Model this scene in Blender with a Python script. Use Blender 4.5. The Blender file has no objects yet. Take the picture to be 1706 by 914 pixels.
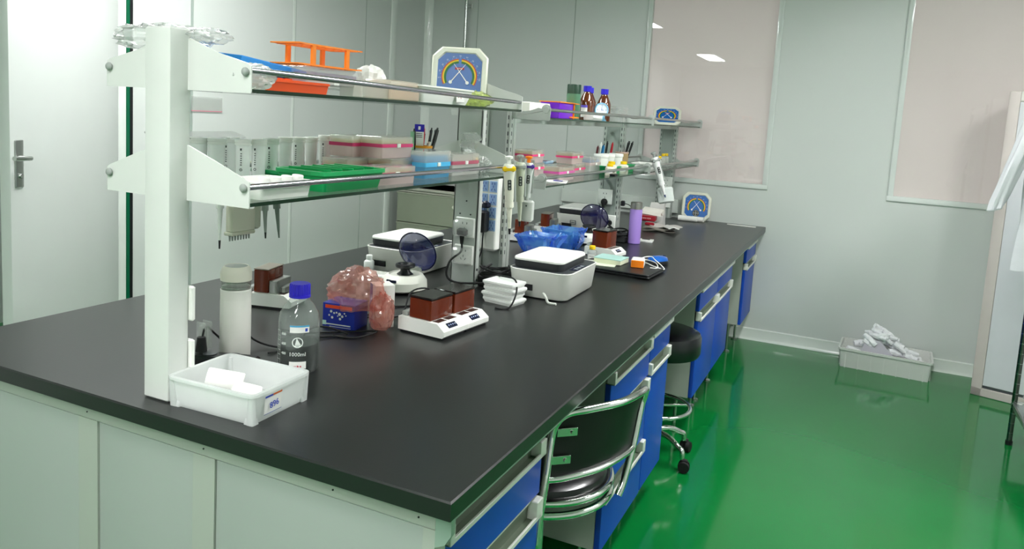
import bpy, math, random
from mathutils import Vector, Matrix, noise
PI = math.pi
SC = bpy.context.scene
COL = SC.collection

# ------------------------------------------------------------------ camera
CAM = Vector((1.349, -1.088, 1.46))
RC = Matrix(((0.904649, -0.102173, 0.413727), (0.422057, 0.080468, -0.902991), (0.058969, 0.991507, 0.115918)))
FPX, PCX, PCY = 1271.2, 853.0, 340.88
cd = bpy.data.cameras.new('camera')
cam = bpy.data.objects.new('camera', cd)
COL.objects.link(cam)
cam.matrix_world = Matrix.Translation(CAM) @ RC.to_4x4()
cd.sensor_fit = 'HORIZONTAL'
cd.sensor_width = 36.0
cd.lens = FPX / 1706.0 * 36.0
cd.shift_y = -(457.0 - PCY) / 1706.0
cd.clip_start = 0.05
SC.camera = cam
SC.view_settings.view_transform = 'Standard'
SC.view_settings.look = 'None'
SC.view_settings.gamma = 1.0
SC.view_settings.use_curve_mapping = False
SC.view_settings.exposure = 0.16


def hit(px, py, ax, val):
    """where the sight line of a measured photo point meets a plane of the room"""
    d = RC @ Vector(((px - PCX) / FPX, -(py - PCY) / FPX, -1.0))
    return CAM + d * ((val - CAM[ax]) / d[ax])


# ------------------------------------------------------------------ materials
def lin(h):
    out = []
    for i in (0, 2, 4):
        c = int(h[i:i + 2], 16) / 255
        out.append(c / 12.92 if c <= .04045 else ((c + .055) / 1.055) ** 2.4)
    return out


MATS = {}


def mat(name, col, rough=.5, metal=0., alpha=1., bump=0., bscale=40., var=.03, vscale=6., emit=0., coat=0., trans=0., ior=1.45, spec=.5, sss=0.):
    if name in MATS:
        return MATS[name]
    m = bpy.data.materials.new(name)
    m.use_nodes = True
    nt = m.node_tree
    n, l = nt.nodes, nt.links
    b = n['Principled BSDF']
    c = lin(col) if isinstance(col, str) else list(col)
    tc = n.new('ShaderNodeTexCoord')
    no = n.new('ShaderNodeTexNoise')
    no.inputs['Scale'].default_value = vscale
    no.inputs['Detail'].default_value = 3
    l.new(tc.outputs['Object'], no.inputs['Vector'])
    ra = n.new('ShaderNodeValToRGB')
    ra.color_ramp.elements[0].position = .3
    ra.color_ramp.elements[1].position = .7
    ra.color_ramp.elements[0].color = [x * (1 - var) for x in c] + [1]
    ra.color_ramp.elements[1].color = [min(1, x * (1 + var)) for x in c] + [1]
    l.new(no.outputs['Fac'], ra.inputs['Fac'])
    l.new(ra.outputs['Color'], b.inputs['Base Color'])
    b.inputs['Roughness'].default_value = rough
    b.inputs['Metallic'].default_value = metal
    b.inputs['IOR'].default_value = ior
    b.inputs['Specular IOR Level'].default_value = spec
    b.inputs['Coat Weight'].default_value = coat
    b.inputs['Coat Roughness'].default_value = .05
    b.inputs['Transmission Weight'].default_value = trans
    if sss:
        b.inputs['Subsurface Weight'].default_value = sss
        b.inputs['Subsurface Radius'].default_value = (.01, .01, .01)
    b.inputs['Alpha'].default_value = alpha
    if emit:
        l.new(ra.outputs['Color'], b.inputs['Emission Color'])
        b.inputs['Emission Strength'].default_value = emit
    if bump:
        n2 = n.new('ShaderNodeTexNoise')
        n2.inputs['Scale'].default_value = bscale
        n2.inputs['Detail'].default_value = 4
        l.new(tc.outputs['Object'], n2.inputs['Vector'])
        bp = n.new('ShaderNodeBump')
        bp.inputs['Strength'].default_value = bump
        bp.inputs['Distance'].default_value = .01
        l.new(n2.outputs['Fac'], bp.inputs['Height'])
        l.new(bp.outputs['Normal'], b.inputs['Normal'])
    MATS[name] = m
    return m


def film(name, col, alpha, rough=.15, gloss=.25, bump=.0, bscale=30., thru=True, col2=None):
    """thin clear or tinted plastic or plate glass: see-through plus a glossy sheen"""
    if name in MATS:
        return MATS[name]
    m = bpy.data.materials.new(name)
    m.use_nodes = True
    nt = m.node_tree
    n, l = nt.nodes, nt.links
    n.remove(n['Principled BSDF'])
    out = n['Material Output']
    tr = n.new('ShaderNodeBsdfTransparent')
    c = lin(col)
    tr.inputs['Color'].default_value = [.5 + .5 * x for x in c] + [1]
    df = n.new('ShaderNodeBsdfPrincipled')
    tc = n.new('ShaderNodeTexCoord')
    no = n.new('ShaderNodeTexNoise')
    no.inputs['Scale'].default_value = bscale
    l.new(tc.outputs['Object'], no.inputs['Vector'])
    ra = n.new('ShaderNodeValToRGB')
    ra.color_ramp.elements[0].color = (lin(col2) if col2 else [x * .95 for x in c]) + [1]
    ra.color_ramp.elements[1].color = c + [1]
    if col2:
        ra.color_ramp.elements[0].position = .4
        ra.color_ramp.elements[1].position = .6
    l.new(no.outputs['Fac'], ra.inputs['Fac'])
    l.new(ra.outputs['Color'], df.inputs['Base Color'])
    df.inputs['Roughness'].default_value = .4
    mx = n.new('ShaderNodeMixShader')
    mx.inputs[0].default_value = alpha
    l.new(tr.outputs[0], mx.inputs[1])
    tl = n.new('ShaderNodeBsdfTranslucent')
    l.new(ra.outputs['Color'], tl.inputs['Color'])
    m3 = n.new('ShaderNodeMixShader')
    m3.inputs[0].default_value = .5 if thru else 0.
    l.new(df.outputs[0], m3.inputs[1])
    l.new(tl.outputs[0], m3.inputs[2])
    l.new(m3.outputs[0], mx.inputs[2])
    gl = n.new('ShaderNodeBsdfGlossy')
    gl.inputs['Roughness'].default_value = rough
    lw = n.new('ShaderNodeLayerWeight')
    lw.inputs['Blend'].default_value = .5
    fr = n.new('ShaderNodeMath')
    fr.operation = 'POWER'
    fr.inputs[1].default_value = 4.5
    l.new(lw.outputs['Facing'], fr.inputs[0])
    mu = n.new('ShaderNodeMath')
    mu.operation = 'MULTIPLY_ADD'
    mu.inputs[1].default_value = .8
    mu.inputs[2].default_value = .03 + gloss * .06
    l.new(fr.outputs[0], mu.inputs[0])
    m2 = n.new('ShaderNodeMixShader')
    l.new(mu.outputs[0], m2.inputs[0])
    l.new(mx.outputs[0], m2.inputs[1])
    l.new(gl.outputs[0], m2.inputs[2])
    if bump:
        bp = n.new('ShaderNodeBump')
        bp.inputs['Strength'].default_value = bump
        bp.inputs['Distance'].default_value = .01
        l.new(no.outputs['Fac'], bp.inputs['Height'])
        for s in (df, gl):
            l.new(bp.outputs['Normal'], s.inputs['Normal'])
        l.new(bp.outputs['Normal'], lw.inputs['Normal'])
    l.new(m2.outputs[0], out.inputs['Surface'])
    MATS[name] = m
    return m


# ------------------------------------------------------------------ mesh helpers
def circ(r, n=24, ry=None, cx=0, cy=0, a0=0):
    ry = r if ry is None else ry
    return [(cx + r * math.cos(a0 + 2 * PI * i / n), cy + ry * math.sin(a0 + 2 * PI * i / n)) for i in range(n)]


def rr(w, d, r=0., n=4, cx=0, cy=0):
    if r <= 0:
        return [(cx + w / 2, cy + d / 2), (cx - w / 2, cy + d / 2), (cx - w / 2, cy - d / 2), (cx + w / 2, cy - d / 2)]
    r = min(r, w / 2 - 1e-5, d / 2 - 1e-5)
    out = []
    for qx, qy, a in ((1, 1, 0), (-1, 1, 90), (-1, -1, 180), (1, -1, 270)):
        for i in range(n + 1):
            t = math.radians(a + 90 * i / n)
            out.append((cx + qx * (w / 2 - r) + r * math.cos(t), cy + qy * (d / 2 - r) + r * math.sin(t)))
    return out


class MB:
    def __init__(s):
        s.v, s.f, s.m = [], [], []

    def add(s, vs, fs, m=0, M=None):
        o = len(s.v)
        s.v += [tuple(M @ Vector(v)) if M is not None else tuple(v) for v in vs]
        s.f += [tuple(i + o for i in f) for f in fs]
        s.m += ([m] * len(fs)) if isinstance(m, int) else list(m)
        return s

    def loft(s, rings, m=0, M=None, c0=True, c1=True, closed=True):
        n = len(rings[0])
        vs = [p for r in rings for p in r]
        fs = []
        for k in range(len(rings) - 1):
            for i in range(n if closed else n - 1):
                j = (i + 1) % n
                fs.append((k * n + i, k * n + j, (k + 1) * n + j, (k + 1) * n + i))
        if c0:
            fs.append(tuple(range(n - 1, -1, -1)))
        if c1:
            fs.append(tuple((len(rings) - 1) * n + i for i in range(n)))
        return s.add(vs, fs, m, M)

    def stack(s, secs, m=0, M=None, c0=True, c1=True):
        """secs: list of (2D ring, z)"""
        return s.loft([[(x, y, z) for x, y in r] for r, z in secs], m, M, c0, c1)

    def box(s, c, d, b=0., m=0, rz=0., r=0., M=None):
        T = Matrix.Translation(Vector(c)) @ Matrix.Rotation(rz, 4, 'Z')
        if M is not None:
            T = M @ T
        w, e, h = d
        if b > 0:
            b = min(b, w * .45, e * .45, h * .45)
            rd = max(r, b)
            return s.stack([(rr(w - 2 * b, e - 2 * b, rd - b * .5, 2 if r == 0 else 5), -h / 2), (rr(w, e, rd, 2 if r == 0 else 5), -h / 2 + b),
                            (rr(w, e, rd, 2 if r == 0 else 5), h / 2 - b), (rr(w - 2 * b, e - 2 * b, rd - b * .5, 2 if r == 0 else 5), h / 2)], m, T)
        return s.stack([(rr(w, e, r, 5), -h / 2), (rr(w, e, r, 5), h / 2)], m, T)

    def bx(s, x0, x1, y0, y1, z0, z1, b=0., m=0, r=0., M=None):
        return s.box(((x0 + x1) / 2, (y0 + y1) / 2, (z0 + z1) / 2), (abs(x1 - x0), abs(y1 - y0), abs(z1 - z0)), b, m, 0, r, M)

    def lathe(s, prof, c=(0, 0, 0), n=28, m=0, M=None, c0=True, c1=True, fl=1.):
        T = Matrix.Translation(Vector(c))
        if M is not None:
            T = M @ T
        return s.stack([(circ(max(r, 1e-5), n, max(r, 1e-5) * fl), z) for r, z in prof], m, T, c0, c1)

    def cyl(s, p0, p1, r0, r1=None, n=16, m=0, M=None, caps=True):
        p0, p1 = Vector(p0), Vector(p1)
        r1 = r0 if r1 is None else r1
        q = (p1 - p0).to_track_quat('Z', 'Y').to_matrix().to_4x4()
        T = Matrix.Translation(p0) @ q
        if M is not None:
            T = M @ T
        return s.stack([(circ(r0, n), 0), (circ(r1, n), (p1 - p0).length)], m, T, caps, caps)

    def prism(s, pts, a, b, axis='Z', m=0, M=None):
        """polygon pts extruded from a to b along axis; X: pts are (y,z); Y: pts are (x,z)"""
        f = {'Z': lambda p, t: (p[0], p[1], t), 'X': lambda p, t: (t, p[0], p[1]), 'Y': lambda p, t: (p[0], t, p[1])}[axis]
        return s.loft([[f(p, a) for p in pts], [f(p, b) for p in pts]], m, M)

    def tube(s, path, r, n=10, m=0, M=None, sub=6, closed=False, caps=True):
        P = [Vector(p) for p in path]
        pts = []
        N = len(P)
        if sub > 1 and N > 2:
            for i in range(N if closed else N - 1):
                if closed:
                    a, b, c, d = P[(i - 1) % N], P[i], P[(i + 1) % N], P[(i + 2) % N]
                else:
                    a, b, c, d = P[max(i - 1, 0)], P[i], P[i + 1], P[min(i + 2, N - 1)]
                for k in range(sub):
                    t = k / sub
                    pts.append(.5 * ((2 * b) + (c - a) * t + (2 * a - 5 * b + 4 * c - d) * t * t + (3 * b - a - 3 * c + d) * t ** 3))
            if not closed:
                pts.append(P[-1])
        else:
            pts = P
        rings = []
        up = Vector((0, 0, 1))
        L = len(pts)
        for i, p in enumerate(pts):
            t = (pts[(i + 1) % L] - pts[i - 1]) if closed else (pts[min(i + 1, L - 1)] - pts[max(i - 1, 0)])
            t.normalize()
            if i == 0:
                u = t.orthogonal().normalized() if abs(t.z) > .95 else t.cross(up).normalized()
            else:
                u = (u - t * u.dot(t)).normalized()
            w = t.cross(u)
            rad = r(i / (L - 1)) if callable(r) else r
            rings.append([p + (u * math.cos(2 * PI * k / n) + w * math.sin(2 * PI * k / n)) * rad for k in range(n)])
        if closed:
            rings.append(rings[0])
        return s.loft(rings, m, M, caps and not closed, caps and not closed)

    def ball(s, c, r, n=16, m=0, M=None, k=10):
        rx, ry, rz = r if hasattr(r, '__len__') else (r, r, r)
        rings = []
        for j in range(k + 1):
            t = -PI / 2 + PI * j / k
            q = max(math.cos(t), 1e-4)
            rings.append([(c[0] + rx * q * math.cos(2 * PI * i / n), c[1] + ry * q * math.sin(2 * PI * i / n), c[2] + rz * math.sin(t)) for i in range(n)])
        return s.loft(rings, m, M)

    def crumple(s, c, r, seed=0, amp=.25, fr=3., n=40, k=24, m=0, M=None, flat=None, p=2.):
        """a crumpled bag or tissue: rounded box body broken into creases"""
        off = Vector((seed * 7.3, seed * 3.1, seed * 1.7))
        rings = []
        for j in range(k + 1):
            t = -PI / 2 + PI * j / k
            ring = []
            for i in range(n):
                a = 2 * PI * i / n
                d = Vector((max(math.cos(t), .001) * math.cos(a), max(math.cos(t), .001) * math.sin(a), math.sin(t)))
                e = (abs(d.x) ** p + abs(d.y) ** p + abs(d.z) ** p) ** (-1 / p)
                v = 1 - amp * abs(noise.noise(d * fr + off)) * 2 - amp * .5 * abs(noise.noise(d * fr * 2.7 + off)) - amp * .3 * abs(noise.noise(Vector((d.x, d.y, d.z * .4)) * fr * 7 + off)) + amp * .5
                q = Vector((d.x * r[0], d.y * r[1], d.z * r[2])) * e * v
                if flat is not None and q.z < flat:
                    q.z = flat
                ring.append((c[0] + q.x, c[1] + q.y, c[2] + q.z))
            rings.append(ring)
        return s.loft(rings, m, M)

    def tray(s, w, d, h, tw=None, td=None, t=.003, rim=.006, r=.01, z=0., m=0, M=None, rh=.006):
        """an open tapered container; w,d at the bottom, tw,td at the top"""
        tw = tw or w
        td = td or d
        R = lambda a, b, q: rr(a, b, q, 4)
        secs = [(R(w, d, r), z), (R(tw, td, r), z + h - rh), (R(tw + 2 * rim, td + 2 * rim, r + rim), z + h - rh), (R(tw + 2 * rim, td + 2 * rim, r + rim), z + h),
                (R(tw - 2 * t, td - 2 * t, max(r - t, .001)), z + h), (R(w - 2 * t, d - 2 * t, max(r - t, .001)), z + t)]
        return s.stack(secs, m, M)

    def text(s, body, size, M, m=0, ext=.0003, align='CENTER'):
        cu = bpy.data.curves.new('t', 'FONT')
        cu.body = body
        cu.size = size
        cu.extrude = ext
        cu.resolution_u = 2
        cu.align_x = align
        cu.align_y = 'CENTER'
        ob = bpy.data.objects.new('t', cu)
        COL.objects.link(ob)
        dg = bpy.context.evaluated_depsgraph_get()
        me = bpy.data.meshes.new_from_object(ob.evaluated_get(dg))
        s.add([v.co for v in me.vertices], [tuple(p.vertices) for p in me.polygons], m, M)
        bpy.data.objects.remove(ob)
        bpy.data.meshes.remove(me)
        bpy.data.curves.remove(cu)
        return s

    def build(s, name, mats, parent=None, smooth=38, loc=None):
        me = bpy.data.meshes.new(name)
        me.from_pydata(s.v, [], s.f)
        if not isinstance(mats, (list, tuple)):
            mats = [mats]
        for q in mats:
            me.materials.append(q)
        me.polygons.foreach_set('material_index', s.m)
        me.polygons.foreach_set('use_smooth', [True] * len(s.f))
        me.update()
        import bmesh
        bm = bmesh.new()
        bm.from_mesh(me)
        bmesh.ops.recalc_face_normals(bm, faces=bm.faces)
        bm.to_mesh(me)
        bm.free()
        try:
            me.set_sharp_from_angle(angle=math.radians(smooth))
        except Exception:
            pass
        o = bpy.data.objects.new(name, me)
        COL.objects.link(o)
        if parent is not None:
            o.parent = parent
        if loc is not None:
            o.location = loc
        return o


def tag(o, label, cat, group=None, kind=None):
    o['label'] = label
    if cat:
        o['category'] = cat
    if group:
        o['group'] = group
    if kind:
        o['kind'] = kind
    return o


def thing(name, label, cat, loc=(0, 0, 0), rz=0., group=None, rot=None):
    o = bpy.data.objects.new(name, None)
    o.empty_display_size = .05
    COL.objects.link(o)
    o.location = loc
    o.rotation_euler = rot if rot else (0, 0, rz)
    return tag(o, label, cat, group)


def struct(o):
    o['kind'] = 'structure'
    return o


def copy_tree(o, parent=None):
    c = o.copy()
    COL.objects.link(c)
    if parent is not None:
        c.parent = parent
    for ch in list(o.children):
        copy_tree(ch, c)
    return c


def again(o, label, loc=None, rz=None, scale=None, rot=None):
    c = copy_tree(o)
    c['label'] = label
    if loc is not None:
        c.location = loc
    if rz is not None:
        c.rotation_euler = (0, 0, rz)
    if rot is not None:
        c.rotation_euler = rot
    if scale is not None:
        c.scale = (scale,) * 3 if not hasattr(scale, '__len__') else scale
    return c


def TR(x, y, z, rx=0, ry=0, rz=0):
    return Matrix.Translation((x, y, z)) @ Matrix.Rotation(rz, 4, 'Z') @ Matrix.Rotation(ry, 4, 'Y') @ Matrix.Rotation(rx, 4, 'X')


# orientation helpers for text on vertical faces
def face_my(x, y, z):      # readable from -y
    return TR(x, y, z, rx=PI / 2)


def face_px(x, y, z):      # readable from +x
    return TR(x, y, z) @ Matrix.Rotation(PI / 2, 4, 'Z') @ Matrix.Rotation(PI / 2, 4, 'X')


# palette
WHITE = mat('white_plastic', 'EDEDE8', .35)
IVORY = mat('ivory_plastic', 'E4E2D2', .35)
GREYP = mat('grey_plastic', '9BA09C', .4)
DGREY = mat('dark_grey_plastic', '46494C', .4)
BLACK = mat('black_plastic', '16171A', .35)
RUBBER = mat('black_rubber', '101112', .7)
CHROME = mat('chrome', 'D8D8D8', .08, 1.)
STEEL = mat('brushed_steel', 'BDBFBC', .28, 1., bump=.02, bscale=200)
PALE = mat('pale_green_white_enamel', 'D4D6D2', .38)
ALU = mat('grey_aluminium_paint', 'B4B9B4', .38, .3)
ALUD = mat('darker_grey_panel_paint', '99A09B', .45, .1)
YEL = mat('yellow_plastic', 'E8C000', .4)
ORANGE = mat('orange_plastic', 'FF8612', .4)
BLUECAP = mat('blue_cap_plastic', '2B1FC0', .35)
PRINT = mat('dark_print', '33363A', .6)
PAPER = mat('white_paper', 'EDECE8', .7)
BLUEINK = mat('blue_ink', '2C46B0', .6)
REDINK = mat('red_ink', 'B02038', .6)
ORINK = mat('orange_ink', 'D86A30', .6)
GREENP = mat('green_plastic', '0E9A55', .35)
CLEAR = film('clear_plastic', 'F2F4F2', .22, .12, .5)
FROST = film('frosted_plastic', 'EDEFEA', .62, .3, .4)
GLASS = film('clear_glass', 'E8F2EC', .05, .03, .4)
# ------------------------------------------------------------------ room shell
XL, XR, YF, YB, HC = -2.02, 3.3, 4.398, -4.9, 2.6
WALL = mat('sandwich_panel_wall', 'CACFCB', .36, var=.012, vscale=1.5, bump=.01, bscale=3, spec=.35)
CEIL = mat('ceiling_panel', 'D9DDD8', .6)
TRIM = mat('white_trim', 'D8DED8', .3, coat=.3)
SEAM = mat('panel_seam', '9AA69F', .5)
FLOOR = mat('green_epoxy_floor', (0.002, 0.165, 0.03), .12, var=.08, vscale=1.2, bump=.008, bscale=3, coat=.2, spec=.42)
BLIND = mat('window_blind_cloth', 'D6CAC8', .8, var=.015, vscale=3, emit=.3)  # cloth given a faint glow of its own to brighten the windows
PANE = film('window_glass', 'EEF0EE', .04, .015, .35)

b = MB(); b.bx(-3.5, XR + .1, YB - .1, YF + .1, -.1, 0)
struct(b.build('floor', FLOOR))
b = MB(); b.bx(-3.5, XR + .1, YB - .1, YF + .1, HC, HC + .1)
struct(b.build('ceiling', CEIL))
# far wall with two window openings
W1, W2 = (-.142, .72, 1.09, 2.42), (1.53, 2.55, 1.09, 2.42)
b = MB()
for x0, x1, z0, z1 in ((XL - .1, W1[0], 0, HC), (W1[0], W1[1], 0, W1[2]), (W1[0], W1[1], W1[3], HC), (W1[1], W2[0], 0, HC), (W2[0], W2[1], 0, W2[2]), (W2[0], W2[1], W2[3], HC), (W2[1], XR + .1, 0, HC)):
    b.bx(x0, x1, YF, YF + .1, z0, z1)
for x in (-.737, -1.56):
    b.bx(x - .003, x + .003, YF - .0015, YF + .001, .08, HC, m=1)
struct(b.build('wall_far', [WALL, SEAM]))
b = MB(); b.bx(XR, XR + .1, YB, YF + .1, 0, HC); struct(b.build('wall_right', WALL))
b = MB(); b.bx(-3.5, XR + .1, YB - .1, YB, 0, HC); struct(b.build('wall_back', WALL))
# left wall with the doorway
D0, D1, DH = .62, 1.52, 2.08
b = MB()
b.bx(XL - .1, XL, YB, D0, 0, HC); b.bx(XL - .1, XL, D0, D1, DH, HC); b.bx(XL - .1, XL, D1, YF + .1, 0, HC)
for y in (3.55, ):
    b.bx(XL - .001, XL + .0015, y - .003, y + .003, .08, HC, m=1)
struct(b.build('wall_left', [WALL, SEAM]))
b = MB(); b.bx(-3.5, -3.4, YB, YF + .1, 0, HC)
struct(b.build('wall_corridor', WALL))
# coved corner post between left and far wall
b = MB(); b.prism([(XL, YF), (XL + .05, YF), (XL + .036, YF - .02), (XL + .02, YF - .036), (XL, YF - .05)], 0, HC, m=0)
struct(b.build('trim_1', TRIM))
b = MB(); b.bx(XL, XL + .014, 3.86, 3.93, 0, HC, .004)
struct(b.build('trim_2', TRIM))
# baseboards (coved)
def cove(p0, p1, nx, ny, name):
    pr_ = [(0, 0), (.03, 0), (.022, .006), (.016, .02), (.014, .075), (0, .08)]
    b = MB()
    b.loft([[(p[0] + nx * a, p[1] + ny * a, c) for a, c in pr_] for p in (p0, p1)])
    struct(b.build(name, TRIM))
cove((XL, YF), (XR, YF), 0, -1, 'baseboard_far')
cove((XL, D1 + .1), (XL, YF), 1, 0, 'baseboard_left')
cove((XR, YB), (XR, YF), -1, 0, 'baseboard_right')


WFR = mat('window_frame_paint', 'CFD5D1', .22, coat=.4)
def window(i, W, band=1.62):
    x0, x1, z0, z1 = W
    fr = MB()
    w, p = .036, .012
    prof = lambda s: [(0, 0), (p * .7, 0), (p, .012), (p, .03), (p * .6, w), (0, w)]
    # frame strips: each a rounded moulding
    for (a, c, nx, nz) in (((x0, z0), (x0, z1), -1, 0), ((x1, z0), (x1, z1), 1, 0), ((x0 - w, z0), (x1 + w, z0), 0, -1), ((x0 - w, z1), (x1 + w, z1), 0, 1)):
        fr.loft([[(q[0] + nx * e, YF - d, q[1] + nz * e) for d, e in prof(1)] for q in (a, c)])
    f = struct(fr.build('window_%d' % i, WFR))
    g = MB(); g.bx(x0, x1, YF + .004, YF + .009, z0, z1)
    g.build('pane', PANE, f)
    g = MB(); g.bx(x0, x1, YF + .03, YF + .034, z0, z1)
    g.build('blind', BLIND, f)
    g = MB(); g.bx(x0, x1, YF + .036, YF + .09, z0, z1)
    g.build('outer_panel', WALL, f)
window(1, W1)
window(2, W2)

# open door leaf, hinge at the doorway's far jamb
GREENGAP = mat('green_seal', '0B5A3C', .15)
b = MB()
b.bx(XL - .1, XL + .02, 1.505, 1.565, 0, DH + .06, .006)
b.bx(XL - .1, XL + .02, D0 - .06, D0, 0, DH + .06, .006)
b.bx(XL - .1, XL + .02, D0 - .06, 1.565, DH, DH + .06, .006)
b.bx(XL - .002, XL + .012, 1.57, 1.59, 0, DH + .2, m=1)
b.bx(XL - .002, XL + .014, 1.59, 1.606, 0, DH + .2, m=2)
struct(b.build('door_frame', [TRIM, GREENGAP, BLACK]))['kind'] = 'structure'
ang = math.atan2(-.894, .447)
d1 = MB(); d1.bx(0, .85, -.02, .02, .012, 2.05, .004)
d1.bx(-.01, .01, -.028, -.018, 1.85, 1.95, m=1); d1.bx(-.01, .01, -.028, -.018, .2, .3, m=1)
dr = struct(d1.build('door_1', [mat('door_enamel', 'C6CBC7', .35, var=.01), BLACK]))
dr.location = (XL + .03, 1.49, 0); dr.rotation_euler = (0, 0, ang)
h = MB()
h.bx(.775, .825, .02, .026, 1.07, 1.255, .003); h.bx(.775, .825, -.026, -.02, 1.07, 1.255, .003)
hd = h.build('handle_plate', STEEL, dr)
h = MB()
for s in (1, -1):
    h.cyl((.8, .024 * s, 1.185), (.8, .065 * s, 1.185), .009)
    h.tube([(.8, .06 * s, 1.185), (.77, .064 * s, 1.186), (.72, .066 * s, 1.19), (.69, .064 * s, 1.19)] if s < 0 else [(.785, .06, 1.185), (.80, .062, 1.185), (.84, .066, 1.187), (.90, .066, 1.19)], .0085)
h.build('lever', STEEL, hd)
h = MB(); h.cyl((.8, .026, 1.115), (.8, .034, 1.115), .009); h.cyl((.8, -.026, 1.115), (.8, -.034, 1.115), .009)
h.build('lock_cylinder', CHROME, hd)
# second, closed door in the left wall
b = MB()
b.bx(XL + .001, XL + .006, 1.99, 2.79, .02, 2.3)
b.bx(XL, XL + .003, 1.975, 1.99, 0, 2.31, m=1); b.bx(XL, XL + .003, 2.79, 2.805, 0, 2.31, m=1)
b.bx(XL, XL + .008, 2.775, 2.795, 0, 2.31, m=2)
b.bx(XL, XL + .003, 1.975, 2.805, 2.30, 2.31, m=1)
struct(b.build('door_2', [WALL, SEAM, TRIM]))

# ceiling lights
LAMP = mat('light_diffuser', 'FFFFFF', .5, emit=44., var=0)
MATS['light_diffuser'].node_tree.nodes['Principled BSDF'].inputs['Emission Color'].default_value = (1, 1, 1, 1)
def ceiling_light(x, y, label, lm=LAMP, dims=(.3, 1.2)):
    t = thing('ceiling_light', label, 'ceiling light', (x, y, HC), 0, 'flat ceiling light panels')
    w, d = dims
    f = MB()
    for sx in (-1, 1):
        f.bx(sx * w / 2 - .012, sx * w / 2 + .012, -d / 2 - .012, d / 2 + .012, -.012, 0, .002)
        f.bx(-w / 2, w / 2, sx * d / 2 - .012, sx * d / 2 + .012, -.012, 0, .002)
    f.build('light_frame', TRIM, t)
    g = MB(); g.bx(-w / 2 + .012, w / 2 - .012, -d / 2 + .012, d / 2 - .012, -.008, -.002)
    g.build('diffuser', lm, t)
    return t
for x, y, l in ((-1.12, 1.4, 'flat ceiling light panel above the left aisle near the second door'), (-1.12, -3.0, 'flat ceiling light panel above the left aisle behind the camera'),
                (1.35, 1.95, 'flat ceiling light panel above the green aisle beside the bench'), (1.35, -2.6, 'flat ceiling light panel above the aisle behind the camera'), (.5, -1.3, 'flat ceiling light panel over the space just before the bench end'), (2.75, 2.3, 'flat ceiling light panel nearest the right wall')):  # the panel before the bench end is added as frontal fill
    ceiling_light(x, y, l)
ceiling_light(-2.8, .8, 'flat ceiling light panel in the corridor beyond the open door', dims=(.3, .6))  # unseen lamp, added to light the corridor

# ------------------------------------------------------------------ bench
TOPM = mat('black_resin_worktop', (.013, .014, .014), .3, spec=.62, var=.1, vscale=3, bump=.01, bscale=120)
BENCH = mat('bench_enamel', 'A8AEA5', .4, var=.01)
BENCHP = mat('bench_panel', 'A4ABA6', .4, var=.01)
BLUEF = mat('blue_cabinet_front', (.004, .058, .42), .42, var=.04)
PULL = mat('pull_profile', 'D4D6CE', .3, var=.01)
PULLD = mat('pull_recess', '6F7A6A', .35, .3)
BL = YF
b = MB()
b.stack([(rr(1.54, BL, .0), .765), (rr(1.54, BL, .0), .797), (rr(1.534, BL - .006, .0), .80)], 0, TR(0, BL / 2, 0))
tag(b.build('worktop', TOPM), 'long black worktop running from the camera to the far wall', 'worktop')
fr = thing('bench_frame', 'pale enamelled steel bench frame under the black worktop', 'bench frame', (0, 0, 0))
b = MB()
# end frame: rail and stiles
b.bx(-.725, .725, .03, .07, .722, .765, .002)
for x0, x1 in ((-.72, -.66), (-.22, -.157), (.138, .199), (.70, .725)):
    b.bx(x0, x1, .03, .07, .02, .722)
b.bx(-.72, .72, .03, .07, .02, .1)
b.build('end_frame', BENCH, fr)
for x0, x1 in ((-.66, -.22), (-.157, .138), (.199, .70)):
    b = MB(); b.bx(x0 + .0015, x1 - .0015, .034, .05, .1, .7205, .0015)
    b.build('end_panel', BENCHP, fr)
for x, z in ((-.19, .738), (.168, .738), (.50, .738), (.69, .738), (-.6, .738)):
    b = MB(); b.cyl((x, .031, z), (x, .0285, z), .0018)
    b.build('screw', BLACK, fr)
b = MB()
for s in (1, -1):
    b.bx(s * .735, s * .75, .03, BL - .01, .735, .765, .002)
# corner end cap
b.prism([(.725, .69), (.745, .70), (.757, .72), (.757, .764), (.725, .764)], .03, .045, 'Y')
b.build('side_rail', mat('rail_enamel', '8FA597', .35), fr)
b = MB()
b.bx(-.16, .16, .12, BL - .03, .12, .76)
b.bx(-.72, -.18, .08, BL - .02, .12, .73)
b.build('service_core', BENCHP, fr)
for y in (.5, 1.5, 2.6, 3.6, 4.2):
    b = MB(); b.bx(-.6, .15, y - .02, y + .02, 0, .121)
    b.build('foot_rail', BENCH, fr)


def pull(y0, y1, z0, z1, x=.72):
    """recessed full-width pull of pale profile with closed ends"""
    b = MB()
    t = .006
    e = min(.035, (y1 - y0) * .12)
    b.bx(x - .02, x + .013, y0, y0 + e * .5, z0, z1, .002)
    b.bx(x - .02, x + .013, y1 - e, y1, z0, z1, .002)
    b.bx(x - .02, x - .006, y0, y1, z1 - t, z1, .001)
    b.bx(x - .02, x - .004, y0, y0 + .002, z1 - .02, z1)
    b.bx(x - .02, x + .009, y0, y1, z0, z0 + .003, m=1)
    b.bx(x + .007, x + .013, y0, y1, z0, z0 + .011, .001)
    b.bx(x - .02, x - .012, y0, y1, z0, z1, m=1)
    return b


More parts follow.
